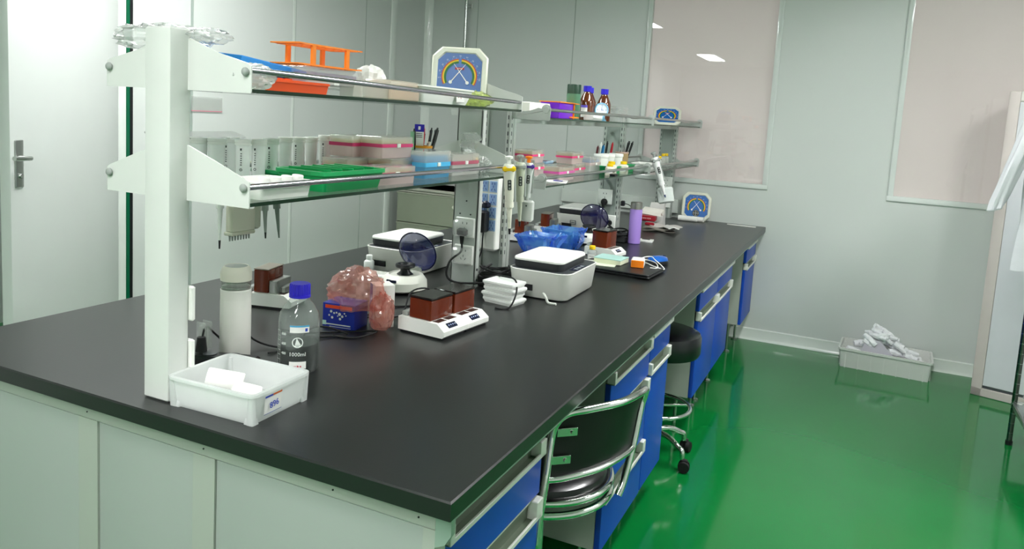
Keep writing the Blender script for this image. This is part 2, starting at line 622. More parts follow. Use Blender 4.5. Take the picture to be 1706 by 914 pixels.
def cabinet(label, y0, y1, zb, fronts, hasgrp=None):
    t = thing('base_cabinet', label, 'cabinet', (0, 0, 0))
    b = MB(); b.bx(.17, .702, y0, y1, zb, .735); b.build('body', BENCH, t)
    for kind, z0, z1, hz0, hz1 in fronts:
        b = MB(); b.bx(.703, .721, y0 + .002, y1 - .002, z0 + .002, z1, .0015)
        f = b.build(kind, BLUEF, t)
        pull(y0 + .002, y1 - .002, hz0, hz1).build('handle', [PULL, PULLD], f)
    for x in (.24, .64):
        for y in (y0 + .05, y1 - .05):
            b = MB(); b.lathe([(.022, 0), (.022, .008), (.008, .014), (.008, zb)], (x, y, 0), 14)
            b.build('foot', STEEL, t)
    return t
D3 = [('drawer', .512 + .054, .668, .668, .708), ('drawer', .33, .512, .512, .560), ('drawer', .12, .285, .285, .33)]
cabinet('base cabinet with blue drawers at the near end of the bench', .075, .54, .13, D3)
cabinet('base cabinet with blue drawers just beyond the chair', 1.08, 1.54, .13, D3)
DD = lambda zb: [('drawer', .607, .70, .70, .735), ('door', zb, .563, .563, .605)]
cabinet('narrow blue cabinet between the drawers behind the chair and the stool', 1.543, 1.845, .13, DD(.125))
cabinet('blue cabinet just beyond the stool, with a drawer above its door', 2.43, 2.90, .19, DD(.19))
cabinet('blue cabinet behind the one beyond the stool, before the dark knee gap', 2.903, 3.36, .19, DD(.19))
cabinet('last blue cabinet of the bench against the far wall', 3.93, 4.37, .2, DD(.2))
# ------------------------------------------------------------------ reagent racks
TZ = .80
SHG = film('shelf_glass', 'E2F0EA', .03, .03, .3)
GEDGE = mat('glass_edge', '16301F', .12, var=.1)


def glass_shelf(x0, x1, y0, y1, z, t=.008, parent=None, name='glass_shelf'):
    b = MB()
    vs = [(x0, y0, z), (x1, y0, z), (x1, y1, z), (x0, y1, z), (x0, y0, z + t), (x1, y0, z + t), (x1, y1, z + t), (x0, y1, z + t)]
    b.add(vs, [(0, 3, 2, 1), (4, 5, 6, 7), (0, 1, 5, 4), (1, 2, 6, 5), (2, 3, 7, 6), (3, 0, 4, 7)], [0, 0, 1, 1, 1, 1])
    return b.build(name, [SHG, GEDGE], parent)


S1L, S1U = 1.241, 1.474      # underside of the glass in the white rack
ra = thing('reagent_rack', 'white two-shelf reagent rack standing on the near half of the worktop', 'rack', (0, 0, TZ))
Z = -TZ
b = MB(); b.box((0, .08, (1.60 - TZ) / 2), (.074, .054, 1.60 - TZ), .004)
pst = b.build('post', PALE, ra)
b = MB()
for z in (1.02 - TZ, .90 - TZ):
    b.bx(-.036, .046, .108, .118, z - .05, z + .028, .003)
b.build('socket_plate', [WHITE, IVORY], pst)
b = MB(); b.bx(-.055, .05, 1.444, 1.45, 0, .76, .001); b.bx(.044, .05, 1.444, 1.475, 0, .76, .001); b.bx(-.055, -.049, 1.444, 1.475, 0, .76, .001)
for x, z in ((.0, .33), (-.025, .28), (.02, .28)):
    b.cyl((x, 1.444, z), (x, 1.442, z), .003, m=1)
for z in (.06, .02):
    b.cyl((.05, 1.46, z + .01), (.052, 1.46, z + .01), .005, m=1)
post2 = b.build('post', [mat('rear_post_enamel', 'BABFBA', .4), PRINT], ra)


def arm1(yc, z0, z1, zt, sgn):
    """tapered side arm of the white rack"""
    b = MB()
    pts = [(sgn * .03, z0 - TZ), (sgn * .212, z0 - TZ), (sgn * .212, zt - TZ), (sgn * .2, zt + .006 - TZ), (sgn * .12, z1 - .012 - TZ), (sgn * .03, z1 + .02 - TZ)]
    b.prism(pts, yc - .0015, yc + .0015, 'Y')
    b.prism([(sgn * .03, z0 - TZ), (sgn * .212, z0 - TZ), (sgn * .212, z0 + .003 - TZ), (sgn * .03, z0 + .003 - TZ)], yc, yc + (.014 if yc < 1 else -.014), 'Y')
    a = b.build('arm', PALE, ra)
    b = MB(); s2 = -1 if yc < 1 else 1
    b.ball((sgn * .2, yc + s2 * .006, zt - .012 - TZ), (.009, .006, .009), 14)
    b.build('rail_cap', GREYP, a)


for z0, z1, zt in ((1.473, 1.565, 1.528), (1.238, 1.34, 1.292)):
    for yc in (.1, 1.43):
        for s in (1, -1):
            arm1(yc, z0, z1, zt, s)
for z in (S1L, S1U):
    glass_shelf(-.212, .212, .102, 1.428, z - TZ, parent=ra)
for z in (1.52, 1.281):
    for s in (1, -1):
        b = MB(); b.cyl((s * .203, .1, z - TZ), (s * .203, 1.428, z - TZ - .012 if z > 1.4 else z - TZ), .0065)
        b.build('rail', STEEL if s < 0 else mat('polished_rail', 'C8C4CC', .16, 1.), ra)
# double wall sockets under clear covers on the far post
def socket(parent, M, w=.08, h=.08, cover=False, name='wall_socket'):
    b = MB(); b.box((0, 0, .005), (w, h, .01), .003, M=M)
    o = b.build(name, WHITE, parent)
    b = MB()
    for x in (-.009, .009):
        b.box((x, h * .22, .0102), (.003, .008, .001), M=M)
    for x, y, a in ((0, -.004, 0), (-.009, -h * .2, .5), (.009, -h * .2, -.5)):
        b.box((x, y, .0102), (.0025, .009, .001), rz=a, M=M)
    b.build('socket_holes', PRINT, o)
    if cover:
        b = MB()
        b.stack([(rr(w * .9, h * .85, .008), .006), (rr(w * .85, h * .8, .008), .04), (rr(w * .7, h * .6, .008), .048)], M=M)
        b.build('splash_cover', CLEAR, o)
    return o
socket(post2, TR(.002, 1.444, 1.03 - TZ, rx=PI / 2), .08, .075, True)
socket(post2, TR(.002, 1.444, .925 - TZ, rx=PI / 2), .08, .075, True)

# second, grey rack, turned a little on the worktop
ANG2 = -math.atan(.066 / 2.63)
O2 = (.0, 1.67)
rb = thing('reagent_rack', 'grey two-shelf reagent rack with slotted posts on the far half of the worktop', 'rack', (O2[0], O2[1], TZ), ANG2)
S2L, S2U = 1.183, 1.452


def g2(x, y, z):
    """point in the grey rack's own frame -> room"""
    c, s = math.cos(ANG2), math.sin(ANG2)
    return (O2[0] + c * x - s * y, O2[1] + s * x + c * y, z)


def slot_post(y, h=.70, w=.115):
    b = MB()
    x0, x1 = -w / 2 + .0, w / 2
    b.bx(x0 + .012, x1 - .012, y + .006, y + .014, 0, h, m=1)
    for s in (-1, 1):
        xc = s * (w / 2 - .008)
        b.bx(xc - .009, xc + .009, y, y + .03, 0, h, .0015)
        b.bx(xc - .009, xc + .009, y + .034, y + .056, 0, h, .0015)
        b.bx(xc - .006, xc + .006, y + .028, y + .036, 0, h)
    o = b.build('post', [ALU, ALUD], rb)
    b = MB()
    for s in (-1, 1):
        xc = s * (w / 2 - .008)
        k = 0
        while .1 + k * .032 < h - .01:
            z = .1 + k * .032
            b.bx(xc - .0022, xc + .0022, y - .0006, y + .002, z, z + .016)
            b.bx(xc + s * .0085, xc + s * .0096, y + .012, y + .017, z, z + .016)
            k += 1
    b.build('slots', PRINT, o)
    return o
P = [slot_post(y) for y in (0, 1.43, 2.62)]
for y0, y1 in ((.012, 1.455), (1.46, 2.66)):
    for z in (S2L, S2U):
        glass_shelf(-.21, .21, y0, y1, z - TZ, .007, rb)
        for s in (1, -1):
            b = MB(); b.cyl((s * .205, y0, z + .038 - TZ), (s * .205, y1, z + .038 - TZ), .0065)
            b.build('rail', STEEL, rb)
            b = MB(); b.bx(s * .05 - .006, s * .05 + .006, y0 + .03, y1 - .04, z - .022 - TZ, z - .002 - TZ, .001)
            b.build('under_beam', ALU, rb)


def arm2(y, z, sgn, th=.003):
    zz = z - TZ
    pts = [(.03, zz - .004), (.222, zz - .004), (.225, zz + .04)]
    for i in range(9):
        a = i / 8 * PI * .95
        pts.append((.205 + .02 * math.cos(a), zz + .038 + .02 * math.sin(a)))
    for i in range(1, 8):
        t = i / 8
        pts.append((.185 - .11 * t, zz + .05 - .022 * math.sin(t * PI * .7)))
    pts.append((.03, zz + .062))
    if sgn < 0:
        pts = [(-a, c) for a, c in pts]
    b = MB(); b.prism(pts, y - th, y, 'Y')
    a = b.build('arm', ALU, rb)
    b = MB(); b.cyl((sgn * .205, y - th, zz + .038), (sgn * .205, y - th - .002, zz + .038), .014, .013, 18)
    b.build('rail_cap', ALU, a)
for z in (S2L, S2U):
    for s in (1, -1):
        arm2(.012, z, s, .003); arm2(1.462, z, s, .006); arm2(2.664, z, s, .003)

# white power strip with blue sockets on the first grey post
PSB = mat('pale_blue_socket', '9DBBE6', .4)
t = P[0]
b = MB(); b.box((.002, -.022, .265), (.082, .044, .30), .008, r=.01)
ps = b.build('socket_panel', WHITE, t)
for i in range(4):
    for x in (-.018, .022):
        b = MB(); b.box((x, -.0445, .375 - i * .052), (.034, .002, .044), .0008)
        q = b.build('socket_face', PSB, ps)
        b = MB()
        for dx, dz, a in ((-.006, .012, 0), (.006, .012, 0), (0, 0, 0), (-.007, -.012, .5), (.007, -.012, -.5)):
            b.box((0, 0, 0), (.0022, .001, .009), M=TR(x + dx, -.046, .375 - i * .052 + dz) @ Matrix.Rotation(a, 4, 'Y'))
        b.build('socket_holes', BLUEINK, q)
# sockets on the middle and last grey posts
def g_socket(post, y, x, z):
    socket(post, TR(x, y, z - TZ, rx=PI / 2), .086, .086)
g_socket(P[1], 1.43, -.02, 1.03); g_socket(P[1], 1.43, .01, .885)
g_socket(P[2], 2.62, .015, 1.05); g_socket(P[2], 2.62, .015, .918)

# things plugged in on the racks
def wp(x, y, z):
    return (x, y, z)
b = MB(); b.box((.0, 0, 0), (.038, .028, .028), .006); b.cyl((0, 0, -.01), (0, -.0, -.045), .010, .006)
b.tube([(0, 0, -.04), (.0, -.004, -.075), (-.03, -.03, -.11), (-.035, -.04, -.165), (.0, -.02, -.19), (.09, .04, -.19), (.13, .10, -.20)], .0042)
tag(b.build('power_plug', RUBBER, loc=(.004, 1.414, 1.015)), 'thick black plug and cord under the clear socket cover of the white rack', 'plug')
pb = g2(.0, -.052, 1.10)
b = MB(); b.box((0, 0, 0), (.045, .03, .022), .006); b.box((.01, -.012, .004), (.022, .02, .028), .006)
tag(b.build('power_plug', mat('navy_black_plastic', '14182A', .4), loc=(pb[0] - .008, pb[1], pb[2])), 'dark plug lying sideways in the blue-faced socket panel', 'plug')
pb = g2(.0, -.068, 1.035)
b = MB(); b.box((0, 0, 0), (.05, .045, .085), .005); b.tube([(.012, 0, -.04), (.012, -.004, -.07), (.008, -.0, -.12), (-.02, .02, -.17), (-.06, .06, -.225)], .003)
tag(b.build('power_adapter', BLACK, loc=(pb[0] - .012, pb[1], pb[2])), 'black block adapter with cord in the blue-faced socket panel', 'adapter')
pb = g2(-.02, 1.41, 1.0)
b = MB(); b.lathe([(.018, 0), (.02, .012), (.016, .024), (.010, .03)], (0, 0, 0), 20, M=TR(0, .018, 0, rx=PI / 2))
b.cyl((0, -.006, -.004), (0, -.01, -.045), .011, .006)
b.tube([(0, -.01, -.035), (.0, -.012, -.08), (.04, -.02, -.12), (.10, -.02, -.16), (.13, .03, -.193), (.2, .1, -.195)], .0045)
tag(b.build('power_plug', RUBBER, loc=pb), 'round black plug with curving cord on the middle grey post', 'plug')
pb = g2(.01, 1.41, .872)
for dz, l in ((.012, 'upper of two round black plugs behind the purple lid'), (-.026, 'lower of two round black plugs behind the purple lid')):
    b = MB(); b.lathe([(.015, 0), (.016, .01), (.013, .02)], (0, 0, 0), 18, M=TR(0, .018, 0, rx=PI / 2))
    tag(b.build('power_plug', RUBBER, loc=(pb[0] + .01, pb[1], pb[2] + dz)), l, 'plug')
pb = g2(.075, 1.45, 1.0)
b = MB(); b.box((.006, 0, 0), (.022, .026, .03), .004); b.tube([(.016, 0, 0), (.05, 0, -.01), (.085, .02, -.06), (.09, .04, -.13), (.09, .06, -.195)], .0022)
tag(b.build('power_plug', BLACK, loc=pb), 'small square black plug on the side of the middle grey post', 'plug')
# ------------------------------------------------------------------ things on the worktop
MILK = mat('milky_polypropylene', 'E9EDEA', .35, sss=.0, var=.01)
BODYW = mat('machine_white', 'DADBD4', .35, var=.01)
AMBER = mat('amber_cover', (.13, .02, .006), .12, var=.08, spec=.6, coat=.3)
AMBERF = film('amber_acrylic', '5A1E0C', .75, .08, .6)
SMOKE = mat('smoked_black_top', '1B1514', .12)
LIDF = film('smoky_blue_lid', '1E2868', .74, .06, .3)
LIDF2 = film('smoky_purple_lid', '2C1E64', .72, .06, .3)
LCD = mat('lcd_window', '161B3A', .15)
LCDW = mat('lcd_digits', 'C9D4F0', .4, emit=.3)

# --- white tray with rolls (near, beside the post)
tr_ = thing('storage_tray', 'white plastic tray with a handwritten label at the foot of the near white post', 'tray', (.158, .140, TZ), math.radians(2))
b = MB()
b.tray(.215, .165, .066, .226, .178, .003, .006, .012)
for sx in (-1, 1):           # foot flare and corner ribs
    for sy in (-1, 1):
        b.stack([(rr(.018, .014, .004, 3, sx * .104, sy * .0815), 0), (rr(.014, .011, .004, 3, sx * .1075, sy * .0855), .06)])
        b.stack([(rr(.026, .02, .004, 3, sx * .1, sy * .0775), 0), (rr(.022, .016, .004, 3, sx * .099, sy * .0765), .012)])
b.build('tray_body', film('milky_tray', 'FAFCFB', .9, .3, .25), tr_)
b = MB()
b.add([(.1125, -.052, .014), (.1125, .0, .014), (.115, .0, .054), (.115, -.052, .054)], [(0, 1, 2, 3)], 0)
b.add([(.1132, -.053, .0135), (.1132, .001, .0135), (.1133, .001, .0145), (.1133, -.053, .0145)], [(0, 1, 2, 3)], 1)
b.add([(.1158, -.052, .05), (.1158, -.028, .05), (.1162, -.028, .054), (.1162, -.052, .054)], [(0, 1, 2, 3)], 1)
b.add([(.1158, -.028, .05), (.1158, .0, .05), (.1162, .0, .054), (.1162, -.028, .054)], [(0, 1, 2, 3)], 2)
b.text('896', .019, face_px(.1160, -.024, .031) @ Matrix.Rotation(.12, 4, 'Z'), 1)
b.build('label_card', [PAPER, BLUEINK, ORINK], tr_).location = (.0015, -.004, 0)
for (x, y, z, rz, ry, r, l, lab) in ((-.045, -.0, .040, .65, .2, .023, .078, 'largest white paper roll in the labelled tray'), (.035, -.02, .036, .75, .3, .02, .06, 'tilted white roll in the labelled tray nearest the label'), (.066, -.05, .026, .5, .0, .012, .045, 'small white roll lying flat by the front wall of the labelled tray')):
    b = MB(); b.lathe([(r * .92, -l / 2), (r, -l / 2 + .003), (r, l / 2 - .003), (r * .92, l / 2), (r * .3, l / 2 - .001)], M=Matrix.Rotation(PI / 2, 4, 'Y'))
    p = tr_.matrix_basis if False else None
    o = b.build('paper_roll', PAPER, loc=(.158 + x, .140 + y, TZ + z))
    o.rotation_euler = (0, ry, rz)
    tag(o, lab, 'paper roll', 'rolls in the labelled tray')
b = MB(); b.crumple((.165, .147, TZ + .021), (.03, .022, .016), 5, .35, 4, 30, 16)
tag(b.build('tissue', PAPER), 'crumpled white tissue between the rolls in the labelled tray', 'tissue')

# --- 1000 ml glass bottle
gb = thing('glass_bottle', 'clear one-litre laboratory bottle with bright blue screw cap beside the labelled tray', 'bottle', (.118, .375, TZ), .35)
prof = [(.046, 0), (.0505, .006), (.0505, .128), (.047, .146), (.036, .165), (.023, .182), (.0195, .19), (.0195, .2)]
b = MB(); b.stack([(circ(r, 40), z) for r, z in prof], c1=False)
b.build('bottle_body', film('bottle_glass', 'E8F0EC', .12, .03, .35), gb)
b = MB(); b.lathe([(.044, .003), (.0475, .008), (.0475, .072), (.001, .073)], n=36)
b.build('liquid', film('bottle_liquid', '2C3431', .5, .03, .1), gb)
b = MB()
ring = []
for i in range(48):
    a = 2 * PI * i / 48
    ring.append((.0245 + (.0008 if i % 2 else -.0008), a))
b.stack([([(r * math.cos(a), r * math.sin(a)) for r, a in ring], .19), ([(r * math.cos(a), r * math.sin(a)) for r, a in ring], .216), ([(r * .93 * math.cos(a), r * .93 * math.sin(a)) for r, a in ring], .22)])
b.lathe([(.026, .186), (.026, .192), (.0245, .193)], n=36)
b.build('screw_cap', BLUECAP, gb)


def on_cyl(b, r, a0, a1, z0, z1, m, off=.0006, n=8, M=None):
    """a label patch lying on an upright cylinder"""
    vs = []
    for i in range(n + 1):
        a = a0 + (a1 - a0) * i / n
        for z in (z0, z1):
            vs.append(((r + off) * math.cos(a), (r + off) * math.sin(a), z))
    return b.add(vs, [(2 * i, 2 * i + 2, 2 * i + 3, 2 * i + 1) for i in range(n)], m, M)


def cyl_text(b, s, size, r, a, z, m, off=.0012):
    """text wrapped around an upright cylinder"""
    t = MB(); t.text(s, size, Matrix.Identity(4), 0, .0002)
    vs = []
    for x, y, d in t.v:
        q = a + x / r
        vs.append(((r + off + d) * math.cos(q), (r + off + d) * math.sin(q), z + y))
    b.add(vs, t.f, m)
MARK = mat('white_enamel_print', 'E8ECE8', .5)
b = MB(); A = -1.15
on_cyl(b, .0505, A - .5, A + .42, .108, .126, 0); on_cyl(b, .0505, A - .5, A + .42, .122, .126, 1, .0009)
on_cyl(b, .0505, A + .22, A + .34, .111, .119, 2, .0009)
BLM = [PAPER, mat('cyan_ink', '4AA0C8', .6), BLUEINK, REDINK]
b.build('upper_label', BLM, gb)
b = MB(); on_cyl(b, .0505, A - .5, A + .3, .018, .036, 0); [on_cyl(b, .0505, A - .28 + k * .075, A - .28 + k * .075 + (.05, .03, .06, .04, .05)[k], .022 + (k % 2) * .001, .0255 + (k % 3) * .0008, 3, .0012) for k in range(5)]
b.build('lower_label', BLM, gb)
b = MB()
cyl_text(b, '1000ml', .0135, .0505, A - .12, .054, 0)
for k, sname in enumerate(('800', '600', '400')):
    cyl_text(b, sname, .009, .0505, A - .82, .103 - k * .024, 0)
for k in range(9):
    on_cyl(b, .0505, A - 1.35, A - 1.08, .108 - k * .012, .1087 - k * .012, 0)
on_cyl(b, .0505, A - 1.35, A - 1.335, .012, .108, 0); on_cyl(b, .0505, A - 1.09, A - 1.08, .012, .108, 0)
# round emblem with a sail
t = MB()
rg = circ(.013, 28); ri = circ(.0108, 28)
t.add([(x, y, 0) for x, y in rg] + [(x, y, 0) for x, y in ri], [(i, (i + 1) % 28, 28 + (i + 1) % 28, 28 + i) for i in range(28)])
t.add([(-.006, -.006, 0), (.008, -.006, 0), (-.002, .011, 0)], [(0, 1, 2)])
t.add([(-.012, -.0075, 0), (.012, -.0075, 0), (.008, -.0095, 0), (-.008, -.0095, 0)], [(0, 3, 2, 1)])
b.add([((.0515 + .0002) * math.cos(A - .12 + x / .0505), .0517 * math.sin(A - .12 + x / .0505), .084 + y) for x, y, d in t.v], t.f)
b.build('bottle_print', MARK, gb)

# --- cream thermos
th = thing('vacuum_flask', 'tall cream vacuum flask with a clear band under its lid, beside the near post', 'flask', (-.068, .352, TZ))
b = MB(); b.lathe([(.036, 0), (.038, .004), (.038, .155), (.0375, .158)], n=36); b.lathe([(.0376, .155), (.0378, .182), (.036, .184)], n=36)
b.build('flask_body', mat('cream_enamel', 'E8E6DF', .35), th)
b = MB(); b.lathe([(.0365, .183), (.0365, .206)], n=36, c0=False, c1=False); b.build('clear_band', film('flask_glass', 'C8CCC4', .3, .05, .6), th)
b = MB(); b.lathe([(.034, .186), (.034, .19)], n=36); b.lathe([(.033, .20), (.033, .206)], n=36); b.build('strainer', STEEL, th)
b = MB(); b.lathe([(.0385, .206), (.0385, .225), (.034, .238), (.029, .242), (.028, .241), (.001, .240)], n=36); b.build('lid', mat('cream_lid', 'DEDACB', .35), th)
b = MB(); b.lathe([(.0275, .2412), (.001, .2414)], n=36); b.build('lid_disc', GREYP, th)

# --- black power strip, plug and cords near the post
ps = thing('power_strip', 'black power strip lying behind the foot of the near white post', 'power strip', (-.06, .262, TZ), .35)
b = MB(); b.box((0, 0, .018), (.24, .05, .036), .006); b.build('strip_body', BLACK, ps)
for k in range(3):
    b = MB(); b.lathe([(.017, .0365), (.017, .0385), (.012, .0386)], (-.06 + k * .06, 0, 0), 18); b.build('outlet', DGREY, ps)
b = MB(); b.cyl((-.085, .258, TZ + .04), (-.085, .258, TZ + .075), .014, .010); b.tube([(-.085, .258, TZ + .06), (-.095, .275, TZ + .088), (-.125, .31, TZ + .085), (-.13, .35, TZ + .05), (-.10, .36, TZ + .03), (-.115, .39, TZ + .07), (-.13, .42, TZ + .075), (-.10, .45, TZ + .02), (-.03, .47, TZ + .005), (.03, .52, TZ + .0045)], .0026)
tag(b.build('power_cable', RUBBER), 'black plug and looping cord rising from the strip behind the near post', 'cable')
b = MB()
for s in (-1, 1):
    b.box((0, s * .01, .035), (.03, .004, .07), .002)
b.box((0, 0, .03), (.022, .018, .06), .003)
tag(b.build('plug_cover', CLEAR, loc=(-.105, .285, TZ + .035)), 'clear folded plastic plug cover standing behind the near post', 'cover')
b = MB(); b.tube([(.07, .40, TZ + .004), (.075, .42, TZ + .05), (.085, .43, TZ + .055), (.09, .43, TZ + .01), (.05, .47, TZ + .005)], .0045)
tag(b.build('power_cable', RUBBER), 'short black cord loop between the cream flask and the blue-capped bottle', 'cable')


# --- dry bath heaters
def dry_bath(label, loc, rz, units=1, covers=(1,), cw=.058, ch=.062, cl=.085):
    """single or ganged heater: sloped control panel faces +x of its own frame"""
    t = thing('dry_bath_heater', label, 'laboratory heater', loc, rz, 'small white dry bath heaters')
    w = .120
    for u in range(units):
        y0, y1 = u * w, u * w + w - .001
        ps_ = [(-.085, .006), (.078, .006), (.085, .012), (.085, .026), (.058, .046), (-.085, .046)]
        b = MB(); b.prism([(x, z) for x, z in ps_], y0, y1, 'Y')
        base = b.build('base', WHITE, t)
        b = MB(); b.bx(-.08, .078, y0 + .006, y1 - .006, 0, .006); b.build('foot_pad', BLACK, base)
        yc = (y0 + y1) / 2
        # sloped panel details
        s = math.atan2(.020, .027)
        M = TR(.0722, yc, .0362, ry=math.radians(36.5))
        b = MB(); b.box((0, -.004, 0), (.018, .044, .0012), M=M)
        for k in range(4):
            b.box((-.001, -.018 + k * .01, .0009), (.003, .003, .0006), m=1, M=M)
        b.build('display', [LCD, LCDW], base)
        b = MB()
        for k in (-.5, .5):
            b.box((.043, yc + k * .05, .0463), (.022, .042, .0012))
        b.build('vent_window', mat('brown_slot', '3B2622', .3), base)
        # block well and amber cover
        b = MB(); b.bx(-.082, -.06, y0 + .012, y1 - .012, .046, .06, .003); b.build('heat_block', GREYP, base)
    for cidx in covers:
        yc = cidx * w + w / 2
        c = thing('x', 'x', 'x')
        bpy.data.objects.remove(c)
        b = MB()
        x0, x1 = -.05, .03
        z0 = .0465
        b.bx(x0, x1, yc - cl * .5 - .010, yc + cl * .5 + .012, z0, z0 + ch - .008, .002)
        cv = b.build('cover', AMBER, t)
        b = MB(); b.bx(x0 - .001, x1 + .001, yc - cl * .5 - .011, yc + cl * .5 + .013, z0 + ch - .008, z0 + ch, .002)
        b.build('cover_top', SMOKE, cv)
    return t
dry_bath('double dry bath heater with two amber covers and dark displays, in front of the others', (.212, .80, TZ), math.radians(-6), 2, (0, 1), ch=.068)


def dry_bath_back(label, loc, rz, ch=.078):
    t = dry_bath(label, loc, rz, 1, (), ch=ch)
    b = MB(); b.bx(-.05, .0, .01, .112, .0465, .0465 + ch - .004, .002)
    cv = b.build('cover', AMBER, t)
    b = MB(); b.bx(-.051, .001, .009, .113, .0465 + ch - .004, .0465 + ch, .001)
    b.build('cover_top', mat('brown_grey_top', '7B7468', .35), cv)
    b = MB(); b.bx(.002, .03, .012, .108, .0465, .0465 + .042, .002); b.bx(.03, .048, .03, .1, .0465, .0465 + .02, .002); b.build('metal_block', STEEL, t)
    return t
dry_bath_back('white dry bath heater with amber cover beyond the cream flask, seen from behind', (-.345, .765, TZ), math.radians(15))
dry_bath_back('amber-covered white dry bath heater left of the blue bag, nearer of the two', (-.245, 2.55, TZ), math.radians(8), .075)
dry_bath_back('white dry bath heater with amber cover against the far white cycler, behind its twin', (-.235, 2.88, TZ), math.radians(8), .075)
dry_bath('white dry bath heater with one tall amber cover beneath the middle grey post', (.222, 2.43, TZ), math.radians(-8), 1, (0,), ch=.085)


# --- thermal cyclers
def cycler(label, loc, rz=0, sc=1.):
    t = thing('thermal_cycler', label, 'laboratory machine', loc, rz, 'white thermal cyclers on the worktop')
    w, d, h = .235, .345, .106
    b = MB()
    b.stack([(rr(w - .022, d - .022, .035, 7), .004), (rr(w - .012, d - .012, .04, 7), .010), (rr(w + .008, d + .008, .045, 7), h - .01), (rr(w + .012, d + .012, .046, 7), h - .002), (rr(w + .006, d + .006, .044, 7), h), (rr(w + .000, d + .000, .042, 7), h - .004), (rr(w - .01, d - .01, .04, 7), h - .006)])
    b.build('body', BODYW, t)
    b = MB(); b.stack([(rr(w + .001, d + .001, .042, 7), h - .0055), (rr(w + .001, d + .001, .042, 7), h - .0025)])
    dk = b.build('deck', mat('deck_grey', '3E4245', .4), t)
    b = MB()
    lx, ly, lw, ld = -.018, .0, .195, .285
    b.stack([(rr(lw - .004, ld - .004, .03, 6, lx, ly), h - .003), (rr(lw, ld, .03, 6, lx, ly), h + .008), (rr(lw, ld, .03, 6, lx, ly), h + .026)])
    lid = b.build('heated_lid', mat('lid_charcoal', '2C2E31', .4), t)
    b = MB(); b.stack([(rr(lw + .004, ld + .004, .032, 6, lx, ly), h + .026), (rr(lw + .004, ld + .004, .032, 6, lx, ly), h + .032), (rr(lw - .004, ld - .004, .028, 6, lx, ly), h + .036)])
    b.build('lid_cover', WHITE, lid)
    b = MB(); b.box((.099, -.01, h - .0015), (.028, .12, .0015), m=0)
    for k in range(3):
        b.box((.101, -.04 + k * .032, h - .0005), (.014, .02, .001), m=1)
    b.build('control_panel', [LCD, mat('button_grey', '8D9396', .4)], dk)
    b = MB(); b.bx(-w / 2 + .04, -w / 2 + .10, -d / 2 - .0035, -d / 2 + .02, .03, .052, m=0)
    b.build('side_port', [BLACK], t)
    for sx in (-1, 1):
        for sy in (-1, 1):
            b = MB(); b.cyl((sx * .085, sy * .14, 0), (sx * .085, sy * .14, .006), .01); b.build('rubber_foot', RUBBER, t)
    return t
cycler('white thermal cycler with charcoal lid deck, largest and nearest on the open worktop', (.308, 1.61, TZ), math.radians(1))
cycler('white thermal cycler behind the centrifuge with the raised dark blue lid', (-.335, 1.61, TZ), math.radians(1))
c3 = cycler('farthest white thermal cycler, behind the raised purple centrifuge lid', (-.165, 3.27, TZ), math.radians(1))
b = MB()
fr_ = MB()
for x0, x1, z0, z1 in ((-.035, .0, .07, .072), (-.035, .0, .048, .05), (-.035, -.033, .048, .072), (-.002, .0, .048, .072), (-.028, -.008, .058, .06)):
    b.bx(x0 + .01, x1 + .01, -.1765, -.172, z0, z1)
b.build('emblem', PRINT, c3)
b = MB(); b.tube([(.0, 0, .03), (.01, -.012, .028), (.02, -.02, .02), (.03, -.022, .005), (.06, -.022, .0045)], .0045)
tag(b.build('drain_hose', BODYW, loc=(.345, 1.42, TZ)), 'short white hose stub hanging from the nearest thermal cycler', 'hose')


# --- mini centrifuges
def centrifuge(label, loc, rz, lidm, sc=1.):
    t = thing('mini_centrifuge', label, 'laboratory machine', loc, rz, 'round mini centrifuges with raised lids')
    b = MB(); b.stack([(circ(.064, 32, .072), .006), (circ(.072, 32, .08), .012), (circ(.07, 32, .078), .035), (circ(.055, 32, .062, cy=.004), .052), (circ(.05, 32, .055, cy=.006), .054), (circ(.046, 32, .05, cy=.006), .05)])
    bd = b.build('body', mat('centrifuge_cream', 'E2E2D8', .35), t)
    b = MB(); b.lathe([(.05, 0), (.05, .007)], n=28); b.build('rubber_base', RUBBER, bd)
    b = MB(); b.box((0, -.074, .042), (.034, .004, .009), .001, M=TR(0, 0, 0, rx=0)); b.build('name_plate', LCD, bd)
    b = MB(); b.lathe([(.026, .052), (.016, .06), (.014, .068), (.03, .074), (.032, .078), (.03, .084), (.024, .085), (.018, .078)], (0, .006, 0), 28)
    b.build('rotor', BLACK, t)
    b = MB()
    prof = [(.0, .028), (.02, .027), (.045, .021), (.06, .010), (.066, 0), (.068, 0), (.062, .012), (.046, .024), (.02, .030), (.0, .031)]
    M = TR(0, .078, .112, rx=math.radians(-72))
    b.lathe([(max(r, .0005), -z) for r, z in prof[:5]], M=M, n=36, c0=False, c1=False)
    ld = b.build('lid', lidm, t)
    b = MB(); b.tube([(.067 * math.cos(a), .067 * math.sin(a), 0) for a in [2 * PI * i / 24 for i in range(24)]], .0022, 8, M=M, closed=True, sub=2)
    b.build('lid_rim', mat('lid_rim', '14153A', .2), ld)
    b = MB(); b.box((0, .078, .05), (.03, .02, .03), .004); b.build('hinge', mat('centrifuge_cream', 'E2E2D8', .35), t)
    return t
centrifuge('cream mini centrifuge with raised dark blue dome lid, in front of a white cycler', (-.14, 1.25, TZ), math.radians(2), LIDF).scale = (1.17,) * 3
centrifuge('mini centrifuge with raised purple dome lid, beside the blue plastic bag', (.035, 2.79, TZ), math.radians(2), LIDF2).scale = (1.17,) * 3

